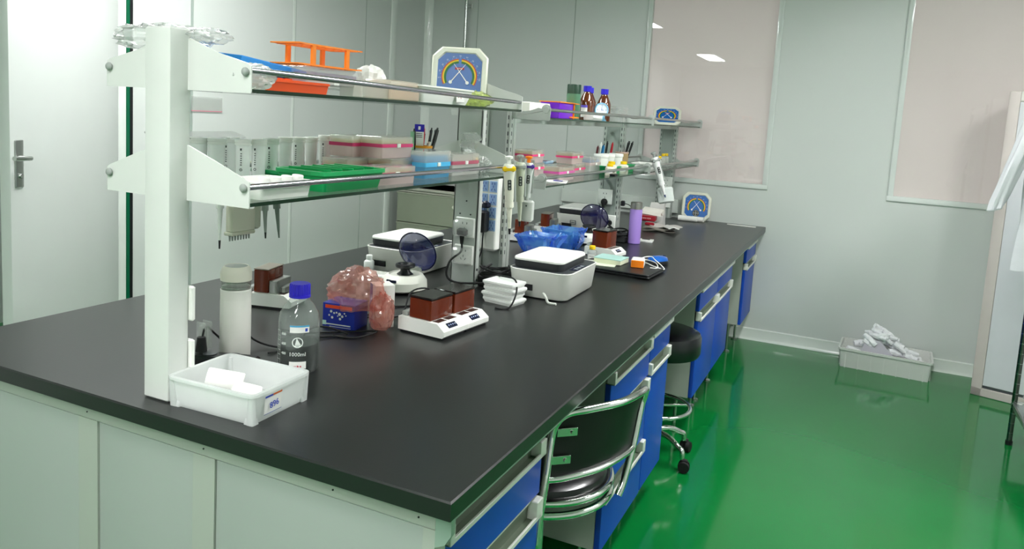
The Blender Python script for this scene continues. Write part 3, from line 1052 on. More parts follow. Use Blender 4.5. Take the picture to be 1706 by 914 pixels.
# --- small bottles
def vial(label, loc, w=.03, h=.05, capm=WHITE, bodym=None, cat='bottle', name='reagent_bottle', group=None, square=True, lab=True):
    t = thing(name, label, cat, loc, .2, group)
    R = (lambda s: rr(w * s, w * s, w * .28 * s, 4)) if square else (lambda s: circ(w / 2 * s, 20))
    b = MB(); b.stack([(R(.94), 0), (R(1), .002), (R(1), h * .78), (R(.8), h * .88), (circ(w * .28, 20) if square else R(.55), h * .92), (circ(w * .28, 20) if square else R(.55), h)])
    b.build('bottle_body', bodym or FROST, t)
    b = MB(); b.lathe([(w * .33, h * .94), (w * .34, h * .95), (w * .34, h * 1.18), (w * .3, h * 1.22)], n=20)
    b.build('cap', capm, t)
    if lab:
        b = MB(); b.box((0, -w / 2 - .0004, h * .42), (w * .7, .0006, h * .35)); b.box((0, -w / 2 - .0009, h * .45), (w * .5, .0004, h * .03), m=1)
        b.build('label_card', [PAPER, PRINT], t)
    return t
vial('small white bottle with white cap standing against the white cycler behind the pink bag', (-.405, 1.405, TZ), .036, .062, MILK, MILK, lab=False)
vial('small clear bottle with yellow cap beside the nearest white cycler and the laptop', (.226, 2.30, TZ), .043, .062, YEL, film('vial_frost', 'E6EAE8', .55, .2, .4))

# --- small white trays
b = MB(); b.tray(.1, .075, .018, .106, .08, .002, .003, .006); 
o = b.build('sample_tray', WHITE, loc=(-.30, 1.30, TZ)); o.rotation_euler = (0, 0, .1)
tag(o, 'lower empty white sample tray between the small white bottle and centrifuge', 'tray')
b = MB(); b.tray(.1, .075, .014, .106, .08, .002, .003, .006)
o = b.build('sample_tray', WHITE, loc=(-.298, 1.303, TZ + .0185)); o.rotation_euler = (0, 0, .12)
tag(o, 'upper empty white sample tray between the small white bottle and centrifuge', 'tray')
names = ('lowest white lidded box of the stack beside the nearest cycler', 'second white box from the bottom of the stack beside the nearest cycler', 'third white box from the bottom of the stack beside the nearest cycler', 'topmost white box of the stack beside the nearest cycler')
for k in range(4):
    b = MB(); b.tray(.118, .083, .0165, .126, .09, .002, .0025, .006); b.stack([(rr(.128, .092, .008), .0165), (rr(.128, .092, .008), .0185), (rr(.11, .075, .008), .0195)])
    o = b.build('plate_box', mat('box_white', 'E6E7E4', .4), loc=(.232 + (.004, -.003, .005, .0)[k], 1.325, TZ + k * .0197)); o.rotation_euler = (0, 0, (-.05, .02, -.03, .0)[k] - .12)
    tag(o, names[k], 'box', 'stacked white plate boxes')

# --- pink bag and blue cartons
def cyl_dots(b, pts, M, m):
    for x, y, r in pts:
        b.add([(x + r * c, y + r * s, 0) for c, s in circ(1, 10)], [tuple(range(10))], m, M)
NAVY = mat('navy_carton', '1B2F9A', .4)
ct = thing('carton', 'dark blue carton with white dots under the pink plastic bag', 'carton', (-.02, .715, TZ), math.radians(9))
b = MB(); b.box((0, .04, .038), (.105, .085, .076), .001); b.build('carton_box', NAVY, ct)
b = MB()
M = face_my(0, -.0034, .04)
b.box((0, -.0032, .066), (.088, .0006, .010), m=1)
cyl_dots(b, [(-.024, .012, .004), (-.014, .008, .003), (-.03, 0, .003), (-.02, -.006, .004), (-.006, .01, .003), (.004, .006, .005), (.013, 0, .004), (.006, -.008, .004), (-.002, .0, .002), (.02, .01, .0025), (.025, .004, .002)], M @ TR(0, 0, .0008), 2)
b.box((0, -.0032, .013), (.08, .0006, .003), m=2); b.box((.006, -.0032, .006), (.07, .0006, .0012), m=2)
b.box((-.046, -.0032, .016), (.012, .0006, .013), m=3)
b.build('carton_print', [NAVY, mat('red_orange_ink', 'E04A20', .5), PAPER, mat('pale_green_ink', 'B8D8D0', .5)], ct)
ct = thing('carton', 'tall white and blue carton wrapped inside the pink plastic bag', 'carton', (.038, .80, TZ), math.radians(-38))
b = MB(); b.box((0, .03, .065), (.06, .06, .13), .001); b.build('carton_box', PAPER, ct)
b = MB(); b.box((-.012, -.0006, .09), (.026, .0006, .078)); b.build('carton_print', NAVY, ct)
PINKF = film('pink_clear_bag', 'F2C6BC', .3, .14, .7, bump=.6, bscale=11, col2='E08878')
b = MB(); b.crumple((-.0, .775, TZ + .10), (.092, .08, .078), 3, .26, 1.5, 60, 30, flat=-.04)
b.crumple((.095, .77, TZ + .055), (.034, .04, .062), 8, .3, 1.8, 40, 22, flat=-.045)
tag(b.build('plastic_bag', PINKF, smooth=12), 'crumpled clear pink plastic bag draped over blue and white cartons', 'bag')

# --- blue plastic bag liner
b = MB()
n = 72
def liner(b, c, w, d, h, seed):
    rings = []
    for (s, z) in ((.78, .0), (.92, h * .4), (1.0, h * .85), (1.06, h), (1.02, h * 1.02), (.9, h * .8), (.8, h * .35), (.7, .012)):
        ring = []
        for i, (x, y) in enumerate(rr(w * s, d * s, .04, 9)):
            q = noise.noise(Vector((i * .6, z * 20, seed))) * .03 + noise.noise(Vector((i * 1.3, z * 14, seed + 5))) * .016
            L_ = math.hypot(x, y) + 1e-6
            ring.append((c[0] + x * (1 + q / L_), c[1] + y * (1 + q / L_), c[2] + max(z, 0) + noise.noise(Vector((i * .8, seed, 2))) * .018 * (z > h * .5)))
        rings.append(ring)
    b.loft(rings)
liner(b, (-.075, 2.38, TZ + .002), .19, .18, .080, 1)
tag(b.build('waste_bag', film('blue_clear_bag', '86CCFF', .5, .12, .8, bump=.6, bscale=18, col2='5C8CF4'), smooth=10), 'shiny blue plastic bag lining an open bin behind the nearest cycler, nearer half', 'bag')
b = MB(); liner(b, (-.02, 2.57, TZ + .002), .19, .18, .095, 7)
tag(b.build('waste_bag', MATS['blue_clear_bag'], smooth=10), 'shiny blue plastic bag with purple glints beside the purple-lidded centrifuge', 'bag')

# --- purple flask
pf = thing('vacuum_flask', 'slim lilac purple steel vacuum flask standing near the laptop', 'flask', (.235, 2.985, TZ))
b = MB(); b.lathe([(.032, 0), (.0335, .003)], n=32, m=1); b.lathe([(.034, .003), (.034, .188), (.0325, .191)], n=32)
b.build('flask_body', [mat('lilac_enamel', '9A7CC8', .35), mat('violet_base', '3A2A8A', .4)], pf)
b = MB(); b.lathe([(.0325, .191), (.0325, .226), (.030, .229), (.001, .2292)], n=32); b.build('lid', mat('dark_chrome', 'B4B0AA', .3, 1.), pf)

# --- laptop and things on it
lp = thing('laptop', 'closed black laptop lying between the nearest cycler and the mouse', 'laptop', (.40, 2.18, TZ), math.radians(-3))
b = MB(); b.box((0, 0, .009), (.35, .245, .010), .003, r=.01); b.build('laptop_base', BLACK, lp)
b = MB(); b.box((0, 0, .0185), (.348, .243, .007), .003, r=.01); b.build('laptop_lid', mat('laptop_black', '17181B', .4), lp)
b = MB(); b.bx(-.12, .12, -.118, -.11, 0, .004); b.bx(-.12, .12, .1, .108, 0, .004); b.build('rubber_feet', RUBBER, lp)
b = MB(); b.box((0, 0, .006), (.115, .10, .012), .0005); b.box((0, 0, .0135), (.117, .102, .003), .0005, m=1)
o = b.build('note_block', [mat('cream_pages', 'D9DCC0', .7), mat('mint_cover', 'A9CFC8', .5)], loc=(.345, 2.225, TZ + .0245)); o.rotation_euler = (0, 0, -.05); o.scale = (1.1, 1.1, 1.6)
tag(o, 'mint green note block lying on the closed laptop', 'notepad')
b = MB(); b.box((0, 0, .001), (.14, .11, .002)); 
o = b.build('paper_sheet', mat('pale_yellow_paper', 'D5DBC4', .7), loc=(.315, 2.165, TZ + .0222)); o.rotation_euler = (0, 0, .15)
tag(o, 'pale sheet sticking out beneath the mint note block', 'paper')
ch_ = thing('charger', 'white charger with orange end face lying on the closed laptop', 'charger', (.447, 2.205, TZ + .022), math.radians(12))
b = MB(); b.box((.02, .01, .014), (.045, .06, .028), .004); b.build('charger_body', WHITE, ch_)
b = MB(); b.box((.02, -.0205, .014), (.043, .004, .026), .0015); b.build('charger_face', ORANGE, ch_); ch_.scale = (1.3, 1.45, 1.25)
b = MB(); b.tube([(.47, 2.245, TZ + .04), (.47, 2.30, TZ + .05), (.50, 2.33, TZ + .055), (.53, 2.29, TZ + .05), (.58, 2.27, TZ + .018), (.55, 2.24, TZ + .026), (.50, 2.28, TZ + .03), (.45, 2.33, TZ + .03), (.47, 2.37, TZ + .03), (.53, 2.31, TZ + .032), (.56, 2.22, TZ + .027), (.53, 2.21, TZ + .026)], .0022, sub=10)
b.box((.445, 2.335, TZ + .033), (.012, .022, .008), .002, rz=.5)
tag(b.build('charging_cable', WHITE), 'tangled white charging cable on the closed laptop', 'cable')
ms = thing('computer_mouse', 'blue and black computer mouse beside the closed laptop', 'mouse', (.505, 2.445, TZ), math.radians(-30))
b = MB(); b.stack([(circ(.03, 24, .05), 0), (circ(.033, 24, .054), .008), (circ(.03, 24, .05), .018)]); b.build('mouse_base', BLACK, ms)
b = MB(); b.stack([(circ(.0305, 24, .051), .018), (circ(.028, 24, .046), .028), (circ(.018, 24, .032), .034), (circ(.003, 24, .006), .036)]); b.build('mouse_shell', mat('metallic_blue', '1866C8', .2, .3, coat=.5), ms)
b = MB(); b.cyl((-.003, .035, .03), (.003, .035, .03), .006); b.build('scroll_wheel', RUBBER, ms); ms.scale = (1.2,) * 3
b = MB()
b.box((0, 0, .006), (.075, .055, .012), .001)
b.box((-.004, .006, .0125), (.045, .03, .001), m=1)
o = b.build('card_holder', [WHITE, BLACK], loc=(.275, 3.10, TZ)); o.rotation_euler = (0, 0, .1)
tag(o, 'small white holder with dark slot beside the purple flask', 'holder')

# --- pile of papers, red wallet, white roll near the far post
lbls = ('lowest flattened grey packet in the pile beyond the purple flask', 'middle flattened grey packet in the pile beyond the purple flask', 'uppermost flattened pale packet in the pile beyond the purple flask', 'curled white packet end nearest the aisle in the pile beyond the purple flask')
for k, (x, y, rz, w, d, c) in enumerate(((.215, 3.60, .3, .2, .16, '6B6660'), (.225, 3.62, .1, .19, .15, '8B857E'), (.25, 3.66, -.15, .17, .13, 'CFC9C4'), (.3, 3.58, .6, .07, .11, 'E0DEDA'))):
    b = MB()
    rings = []
    for i in range(12):
        t = i / 11
        rings.append([(w * (t - .5), s * d / 2, (.004 if up else 0) + .010 * math.sin(t * PI * 1.2 + k) ** 2 + k * .0085) for s, up in ((-1, 0), (1, 0), (1, 1), (-1, 1))])
    b.loft(rings)
    o = b.build('flat_packet', mat('packet_%s' % c, c, .45), loc=(x, y, TZ + .001)); o.rotation_euler = (0, 0, rz)
    tag(o, lbls[k], 'packet', 'packets beyond the purple flask')
rw = thing('red_case', 'dark red case with pale lettering behind the purple flask', 'case', (.12, 3.66, TZ + .045), math.radians(6))
b = MB(); b.box((0, 0, .02), (.125, .08, .036), .006); b.build('case_body', mat('dark_red_leather', '8E1424', .35), rw)
b = MB(); [b.box((-.03 + k * .01, -.0403, .022), (.006, .0006, (.007, .005, .008, .006, .005, .007, .006)[k])) for k in range(7)]; b.build('lettering', mat('pale_print', 'D8B0B0', .5), rw)
b = MB(); b.box((.03, -.047, -.012), (.06, .02, .02), .006); b.build('case_strap', MATS['dark_red_leather'], rw)
b = MB(); b.lathe([(.018, -.065), (.02, -.063), (.02, .063), (.018, .065)], M=TR(0, 0, 0, ry=PI / 2), n=24)
b.add([(-.062, .0, .02), (.062, .0, .02), (.066, -.05, .0), (-.066, -.05, .0)], [(0, 1, 2, 3)]); b.add([(-.066, -.05, .0), (.066, -.05, .0), (.068, -.055, -.02), (-.068, -.055, -.02)], [(0, 1, 2, 3)])
o = b.build('paper_roll', mat('warm_paper', 'E6E0D8', .6), loc=(.15, 3.72, TZ + .105)); o.rotation_euler = (0, .05, -.1)
tag(o, 'open white paper roll lying on the dark red case', 'paper roll')
b = MB(); b.stack([(rr(.11, .1, 0), 0), (rr(.09, .02, 0, cx=.01), .15)]); 
o = b.build('paper_wedge', mat('greyish_card', 'CFCBC8', .6), loc=(.135, 3.84, TZ)); tag(o, 'pale folded card leaning behind the dark red case', 'card')

# --- worktop far end
b = MB(); b.box((0, 0, .003), (.19, .022, .006), .001); tag(b.build('paper_strip', PAPER, loc=(.62, 4.30, TZ)), 'thin white strip lying on the worktop at the far wall', 'strip')
b = MB(); b.cyl((-.07, 0, .02), (.06, .01, .02), .019); b.cyl((.02, .035, .02), (.10, .03, .02), .017)
tag(b.build('paper_roll', PAPER, loc=(.27, 4.225, TZ)), 'white paper rolls lying in front of the blue gauge on the worktop', 'paper roll')
# cords lying on the worktop
CORDS = [
    ('thin black cord running across the worktop behind the double heater', [(.17, .88, .004), (.13, .95, .004), (.10, 1.0, .03), (.06, 1.05, .05), (.02, 1.08, .006), (-.04, 1.02, .004), (-.1, 1.05, .004), (-.16, .98, .004), (-.12, .86, .004), (.0, .9, .004)], .003),
    ('thin black cord looping in front of the cream centrifuge', [(.13, .97, .004), (.08, 1.06, .004), (.06, 1.1, .06), (.05, 1.0, .07), (.06, .93, .01), (.0, .88, .004), (-.06, .83, .004)], .0028),
    ('black cord tangle in front of the blue carton', [(.02, .64, .004), (.08, .66, .004), (.10, .74, .008), (.03, .70, .004), (-.06, .62, .004), (-.14, .60, .004), (-.05, .58, .004), (.05, .66, .004)], .0028),
    ('black cord from the stacked white boxes to the cord pile under the grey post', [(.07, 1.47, .03), (.15, 1.43, .05), (.2, 1.36, .085), (.27, 1.33, .085), (.30, 1.28, .05), (.292, 1.24, .004), (.25, 1.22, .004)], .003),
    ('thin dark cord from the cream flask toward the blue carton', [(-.02, .42, .004), (.0, .5, .004), (-.02, .58, .03), (.0, .63, .03), (.04, .68, .004)], .0025)]
for l, pth, r in CORDS:
    b = MB(); b.tube([(x, y, TZ + z) for x, y, z in pth], r, 8)
    tag(b.build('power_cable', RUBBER), l, 'cable')
b = MB(); b.box((0, 0, .025), (.11, .1, .05), .006); b.box((.03, -.06, .03), (.05, .03, .04), .005)
random.seed(4)
for k in range(4):
    a = random.random() * 6
    b.tube([(.06 * math.cos(a + t * 1.3), .07 * math.sin(a + t * 1.3), .05 + .012 * math.sin(t * 2 + k) + .006 * k) for t in range(6)], .004, 8)
tag(b.build('power_strip', RUBBER, loc=(.095, 1.535, TZ)), 'black power strip under a heap of cords between the white and grey posts', 'power strip')
b = MB(); b.box((0, 0, .02), (.09, .09, .04), .006)
for k in range(4):
    a = 1.7 * k
    b.tube([(.05 * math.cos(a + t * 1.2), .06 * math.sin(a + t * 1.2), .035 + .01 * math.sin(t * 2 + k) + .008 * k) for t in range(6)], .0045, 8)
tag(b.build('power_strip', RUBBER, loc=(.15, 2.98, TZ)), 'black power strip and cords at the foot of the middle grey post', 'power strip')
# ------------------------------------------------------------------ things on the racks
ZU, ZL = S1U + .008, S1L + .008
ZU2, ZL2 = S2U + .007, S2L + .007
PINKB = mat('pink_rack', 'E0407A', .4)
PINKF2 = film('pinkish_clear', 'FCE8E4', .75, .2, .4)
LIDC = film('clear_box_lid', 'F6F4EE', .30, .12, .5)
YTIP = film('yellowish_tips', 'F4ECC0', .4, .3, .2)
SKY = mat('sky_blue_rack', '4FB4E4', .4)
SKYF = film('sky_blue_clear', '63BEEA', .62, .15, .4)


def canister(label, x, y, h=.108, r=.0215, lean=0, mark=1, z=ZL):
    t = thing('tip_canister', label, 'canister', (x, y, z), random.random() * .4 - .4, 'white canisters on the lower shelf of the white rack', rot=(lean, 0, random.random() * .6 - .5))
    b = MB(); b.lathe([(r * .86, 0), (r * .88, .002), (r, h * .86), (r * 1.05, h * .865), (r * 1.05, h * .885), (r * 1.01, h * .89)], n=26)
    b.build('canister_body', mat('canister_white', 'F4F5F3', .35, var=.01), t)
    b = MB(); b.lathe([(r * 1.04, h * .86), (r * 1.13, h * .865), (r * 1.13, h * .90), (r * 1.07, h * .905), (r * 1.07, h * .93), (r * 1.13, h * .935), (r * 1.13, h * .99), (r * 1.05, h), (r * .95, h * .985), (r * .3, h * .985)], n=26)
    b.build('lid', WHITE, t)
    if mark:
        b = MB(); R = r * .95; a = -1.0 + .0
        for k in range(6):
            on_cyl(b, R + .0012, a - .1 + .03 * (k % 2), a + .12, h * (.42 + k * .05), h * (.44 + k * .05), 0)
        on_cyl(b, R + .0016, a - .12, a + .1, h * .75, h * .80, 0)
        rg = circ(.0035, 14); ri = circ(.0022, 14)
        pts = [(p[0], p[1]) for p in rg] + [(p[0], p[1]) for p in ri]
        b.add([((R + .0012) * math.cos(a + u / R), (R + .0012) * math.sin(a + u / R), h * .32 + v) for u, v in pts], [(i, (i + 1) % 14, 14 + (i + 1) % 14, 14 + i) for i in range(14)], 0)
        b.build('print', PRINT, t)
    return t
random.seed(2)
CAN = [  # px of the canister's middle, py, x in the room
    (331, 240, -.155, 'first white canister beside the near post on the lower shelf'),
    (361, 241, -.12, 'second white canister from the near post on the lower shelf'),
    (405, 250, -.075, 'white marked canister in front, third from the near post on the lower shelf'),
    (431, 250, -.065, 'white marked canister in front, fourth from the near post on the lower shelf'),
    (452, 250, -.10, 'white canister half hidden behind the front pair, fifth from the near post'),
    (475, 250, -.155, 'plain white canister standing behind the green tray, nearest the near post'),
    (497, 250, -.155, 'white marked canister standing behind the green tray, second of its row'),
    (518, 250, -.155, 'plain white canister standing behind the green tray, third of its row'),
    (541, 250, -.145, 'last white canister of the row, beside the pink-banded boxes'),
    (384, 250, -.17, 'white canister set back with a blue mark, behind the third from the near post')]
for px, py, x, l in CAN:
    canister(l, x, hit(px, py, 0, x).y, .112 if px not in (541,) else .118, .0182 if px > 400 else .0205, mark=l.find('marked') > 0 or px in (384, 541, 452))

# lid sheet and small box resting above the canisters
b = MB(); b.loft([[(x, y, z + .008 * math.sin(x * 40 + y * 22)) for x, y in rr(.05, .30, .02, 3)] for z in (0, .003)])
tag(b.build('plastic_sheet', CLEAR, loc=(-.18, .33, ZL + .114)), 'clear plastic sheet lying on top of the white canisters', 'plastic sheet')

# white tray with rolls, green tray
b = MB(); b.tray(.13, .155, .036, .14, .165, .002, .004, .008, rh=.004)
tag(b.build('storage_tray', WHITE, loc=(.125, .235, ZL)), 'white tray holding short white rolls at the near end of the lower shelf', 'tray')
for k in range(4):
    b = MB(); b.lathe([(.012, 0), (.013, .001), (.013, .034), (.012, .035)], n=20)
    o = b.build('paper_roll', PAPER, loc=(.168, .185 + k * .036, ZL + .012)); o.rotation_euler = (0, .1, 0)
    tag(o, ('first', 'second', 'third', 'last')[k] + ' short white roll in the shelf tray, counting from the near post', 'paper roll', 'short white rolls in the shelf tray')
for (x0, x1, y0, y1, h, lab) in ((-.03, .13, .40, .56, .04, 'green tray behind the front green tray on the lower white-rack shelf'), (.03, .17, .42, .66, .048, 'bright green tray at the front of the lower white-rack shelf')):
    pass
gt = thing('storage_tray', 'bright green tray at the front of the lower white-rack shelf', 'tray', (.108, .50, ZL))
b = MB(); b.tray(.135, .23, .05, .15, .25, .0025, .006, .012, rh=.01); b.build('tray_body', GREENP, gt)
b = MB()
for k in range(5):
    b.box((.0, -.09 + k * .045, .051), (.13, .003, .006), .001)
b.build('divider_ribs', GREENP, gt)
b = MB(); b.tray(.14, .15, .034, .15, .16, .0025, .006, .012, rh=.008)
tag(b.build('storage_tray', mat('green_plastic_b', '0C8F50', .35), loc=(-.035, .52, ZL)), 'second green tray, set back beneath the row of white canisters', 'tray')


# --- tip boxes
def tip_box(name, label, cat, loc, rz=0, w=.085, d=.125, h=.062, base=PINKF2, band=PINKB, lidm=LIDC, inner=YTIP, bandz=.5, group=None):
    t = thing(name, label, cat, loc, rz, group)
    b = MB(); b.stack([(rr(w * .95, d * .96, .006), 0), (rr(w * .98, d * .98, .006), h * bandz)]); b.build('box_base', base, t)
    b = MB(); b.stack([(rr(w + .002, d + .002, .006), h * bandz), (rr(w + .002, d + .002, .006), h * (bandz + .16))]); b.build('coloured_band', band, t)
    b = MB(); b.stack([(rr(w, d, .006), h * (bandz + .16)), (rr(w, d, .006), h * .97), (rr(w * .95, d * .97, .006), h)]); b.build('box_lid', lidm, t)
    b = MB(); b.stack([(rr(w * .85, d * .9, .004), h * (bandz + .165)), (rr(w * .85, d * .9, .004), h * .82)]); b.build('tip_bed', inner, t)
    b = MB(); b.box((w / 2 + .002, 0, h * (bandz + .08)), (.004, .018, .012), .001); b.build('catch', WHITE, t)
    return t
G1 = 'pink-banded tip boxes on the white rack'
tip_box('tip_box', 'lower pink-banded tip box, set back, nearest the canister row', 'tip box', (-.03, .735, ZL), .1, group=G1)
tip_box('tip_box', 'pink-banded tip box stacked highest, behind the wider one', 'tip box', (-.055, .80, ZL + .063), .05, group=G1)
tip_box('tip_box', 'pink-banded tip box at the front edge under the rail of the white rack', 'tip box', (.12, .72, ZL), -.05, d=.18, group=G1, h=.05)
tip_box('tip_box', 'low pinkish tip box under the wide upper one', 'tip box', (.02, .885, ZL), .02, w=.1, group=G1)
tip_box('tip_box', 'wide upper pink-banded tip box beside the blue one', 'tip box', (.015, .865, ZL + .063), .0, w=.1, d=.17, h=.064, group=G1)
tip_box('tip_box', 'sky blue tip box with clear lid on the lower white-rack shelf', 'tip box', (.075, 1.02, ZL), .0, d=.16, h=.085, base=SKYF, band=SKY, inner=SKYF, bandz=.42)
tip_box('tip_box', 'clear tip box with thin pink line, beside the blue one', 'tip box', (.06, 1.22, ZL), .0, w=.1, d=.19, h=.072, base=FROST, bandz=.5, inner=CLEAR, band=film('pink_line', 'EE7A9A', .8, .3, .3))

# --- pencil pots and pens
def pen(name, label, cat, p0, p1, col, r=.0045, capc=None, grp=None):
    t = thing(name, label, cat, p0, 0, grp)
    p0, p1 = Vector(p0), Vector(p1)
    d = p1 - p0
    b = MB(); b.cyl((0, 0, 0), d * .66, r, r, 12); b.build('barrel', col, t)
    b = MB(); b.cyl(d * .64, d * .94, r * 1.12, r * 1.05, 12); b.cyl(d * .94, d, r * .7, r * .5, 12); b.box(d * .82 + Vector((0, -r * 1.2, 0)), (.002, .003, d.length * .22)); b.build('pen_cap', capc or col, t)
    return t
pp = thing('pencil_pot', 'orange-rimmed clear pencil pot behind the blue tip box', 'pot', (-.09, 1.255, ZL))
b = MB(); b.lathe([(.034, 0), (.035, .082), (.033, .082), (.032, .003)], n=28, c1=False); b.build('pot_body', FROST, pp)
b = MB(); b.lathe([(.036, .078), (.0365, .086), (.033, .086), (.033, .078)], n=28); b.build('pot_rim', mat('orange_rim', 'E59A20', .4), pp)
INKB, INKR = mat('black_pen', '1A1A1C', .35), mat('red_pen', 'C02030', .35)
CREAM = mat('cream_pen', 'D8D4C4', .35)
PG = 'pens in the orange-rimmed pot'
for dx, dy, tx, ty, h, c, cc, l in ((-.01, -.025, -.012, -.04, .145, INKB, None, 'short black pen at the near side of the orange-rimmed pot'), (0, .0, .0, .005, .155, INKR, None, 'red pen behind the white packet in the orange-rimmed pot'),
                                ((.01), .01, .012, .04, .15, CREAM, INKB, 'cream pen with dark cap leaning away in the orange-rimmed pot'), (.0, .015, .0, .055, .14, INKB, CREAM, 'black pen with pale cap leaning away in the orange-rimmed pot'),
                                (.012, .02, .01, .085, .15, INKB, None, 'thick black marker leaning farthest out of the orange-rimmed pot'), (-.012, .01, -.012, .03, .135, INKR, INKB, 'red and black pen at the back of the orange-rimmed pot')):
    pen('pen', l, 'pen', (-.09 + dx, 1.255 + dy, ZL + .01), (-.09 + tx, 1.255 + ty, ZL + h), c, .007 if 'marker' in l else .0045, cc, PG)
b = MB(); b.box((0, 0, .07), (.032, .003, .14)); b.box((0, -.0003, .128), (.034, .004, .026), m=1); b.box((0, -.0025, .128), (.008, .001, .012), m=0)
for k in range(3):
    b.box((0, -.0018, .108 - k * .006), (.022, .0006, .002), m=2)
o = b.build('pen_refill_packet', [PAPER, mat('deep_blue_print', '2A1FA8', .4), PRINT], loc=(-.088, 1.228, ZL + .02)); o.rotation_euler = (0, .0, math.radians(25))
tag(o, 'white packet with dark blue header standing in the pencil pot', 'packet')
b = MB(); b.box((0, 0, .06), (.016, .003, .12), .001)
o = b.build('ruler', film('green_clear_ruler', 'A8E0B8', .5), loc=(-.105, 1.21, ZL + .015)); tag(o, 'pale green clear ruler standing in the pencil pot', 'ruler')

# --- clear bag with foil beside the far white arm
b = MB(); b.crumple((.09, 1.37, ZL + .028), (.04, .04, .028), 11, .5, 4, 40, 24)
b.loft([[(.045 + .012 * math.sin(k * 1.3) + .035 * s * (.6 + .5 * (k / 8)), 1.36 + .01 * math.cos(k * 2.), ZL + .04 + k * .013 + .004 * math.sin(k * 3 + s)) for s in (-1, -.4, .1, .6, 1)] for k in range(9)], closed=False, c0=False, c1=False)
tag(b.build('plastic_bag', film('crinkled_clear', 'F4F6F4', .3, .08, 1.6, bump=.8, bscale=70), smooth=20), 'crinkled clear bag standing at the far end of the lower white-rack shelf', 'bag')
vial('small bottle with orange-yellow cap beside the crinkled clear bag', (.09, 1.325, ZL), .028, .045, YEL, FROST, square=False, lab=False)

# --- top of the white rack
BAGC = film('wrinkled_clear_film', 'F8FAF8', .36, .2, .5, bump=.3, bscale=20)
b = MB(); b.crumple((-.11, .16, 1.585), (.125, .08, .032), 21, .35, 2.6, 40, 18, flat=-.024)
b.crumple((.055, .135, 1.588), (.05, .045, .018), 23, .35, 2.8, 26, 14, flat=-.014)
tag(b.build('plastic_bag', BAGC, smooth=10), 'wrinkled clear plastic wrap lying over the top of the near post', 'bag')

BLUER = mat('bright_blue_rack', '2A94EC', .35)


def tube_rack(label, loc, rz, l, w, h, m, levels=2, nx=3, ny=8, hr=.008, tilt=0):
    t = thing('tube_rack', label, 'tube rack', loc, rz, rot=(tilt, 0, rz))
    for k in range(levels):
        z = h * k / max(levels - 1, 1) + (.006 if k == 0 else 0)
        # perforated plate: bars between holes
        b = MB()
        for i in range(nx + 1):
            x = -w / 2 + w * i / nx
            b.bx(x - .004, x + .004, -l / 2, l / 2, z - .004, z)
        for j in range(ny + 1):
            y = -l / 2 + l * j / ny
            b.bx(-w / 2, w / 2, y - .005, y + .005, z - .0038, z - .0002)
        b.bx(-w / 2 - .006, w / 2 + .006, -l / 2 - .02, -l / 2, z - .003, z); b.bx(-w / 2 - .006, w / 2 + .006, l / 2, l / 2 + .02, z - .003, z)
        b.build('rack_plate', m, t)
    if levels > 1:
        for sx in (-1, 1):
            for y in (-l * .32, l * .32):
                b = MB(); b.bx(sx * w / 2 - .004, sx * w / 2 + .004, y - .0065, y + .0065, 0, h, .001); b.build('leg', m, t)
    return t
ZS = ZU
tr1 = tube_rack('tall orange tube rack on top of the clear box on the upper shelf', (.03, .525, 1.552), math.radians(-3), .20, .085, .056, ORANGE, 2, 3, 7)
tip_box('tip_box', 'clear divided box under the tall orange rack', 'box', (.05, .50, ZS), 0, .12, .22, .068, base=CLEAR, band=film('faint_rim', 'F4F0EE', .5), inner=film('faint_purple', 'C8B8D8', .25), lidm=CLEAR, bandz=.4)
b = MB(); b.tray(.085, .20, .028, .09, .21, .002, .003, .005)
for k in range(6):
    b.cyl((-.03, -.08 + k * .03, .028), (-.03, -.08 + k * .03, .034), .012, n=12)
o = b.build('tube_rack', mat('red_orange_plastic', 'F85410', .4), loc=(.09, .335, ZS)); o.rotation_euler = (0, 0, -.03)
tag(o, 'low red-orange tube rack lying flat at the near end of the upper shelf', 'tube rack')
bl = thing('tube_rack', 'bright blue tube rack lying tilted on the near end of the upper shelf', 'tube rack', (.0, .325, 1.537), 0, rot=(math.radians(-4), math.radians(4), .1))
b = MB(); b.box((0, 0, .003), (.13, .25, .026), .002)
for i in range(4):
    for j in range(8):
        b.lathe([(.0115, -.034), (.012, .003)], (-.045 + i * .03, -.105 + j * .03, 0), 12)
b.build('rack_body', BLUER, bl)
b = MB()
for i in range(4):
    for j in range(8):
        b.lathe([(.0085, .0162), (.0085, .0166)], (-.045 + i * .03, -.105 + j * .03, 0), 12)
b.build('tube_holes', mat('deep_blue_hole', '0E4C98', .5), bl)
b = MB(); b.box((0, 0, -.004), (.12, .24, .004), .001); b.build('lower_plate', MATS['bright_blue_rack'], bl)
b = MB(); b.crumple((.165, .155, ZS + .026), (.035, .055, .028), 31, .25, 2.5, 36, 20, flat=-.027)
tag(b.build('plastic_bag', film('milky_bag', 'F2F4F2', .7, .2, .6), smooth=30), 'small milky white bag at the near end of the upper shelf beside the rail cap', 'bag')
b = MB(); b.box((0, 0, .022), (.075, .13, .044), .004)
tag(b.build('storage_box', film('hazy_box', 'E8E6DE', .6, .2, .4), loc=(.10, .64, ZS)), 'hazy clear box in the middle of the upper white-rack shelf', 'box')
b = MB(); b.box((0, 0, .028), (.09, .15, .056), .004); b.box((0, 0, .018), (.086, .146, .034), .003, m=1)
tag(b.build('storage_box', [film('hazy_box2', 'E8E4DA', .5, .2, .4), mat('peach_content', 'E6C6A8', .6)], loc=(.10, .77, ZS)), 'hazy box with peach coloured contents on the upper white-rack shelf', 'box')
b = MB(); b.crumple((-.0, .80, ZS + .055), (.045, .055, .045), 33, .3, 2.0, 20, 12, flat=-.05)
tag(b.build('tissue', PAPER, smooth=10), 'crumpled white tissue sticking up beside the tall orange rack', 'tissue')
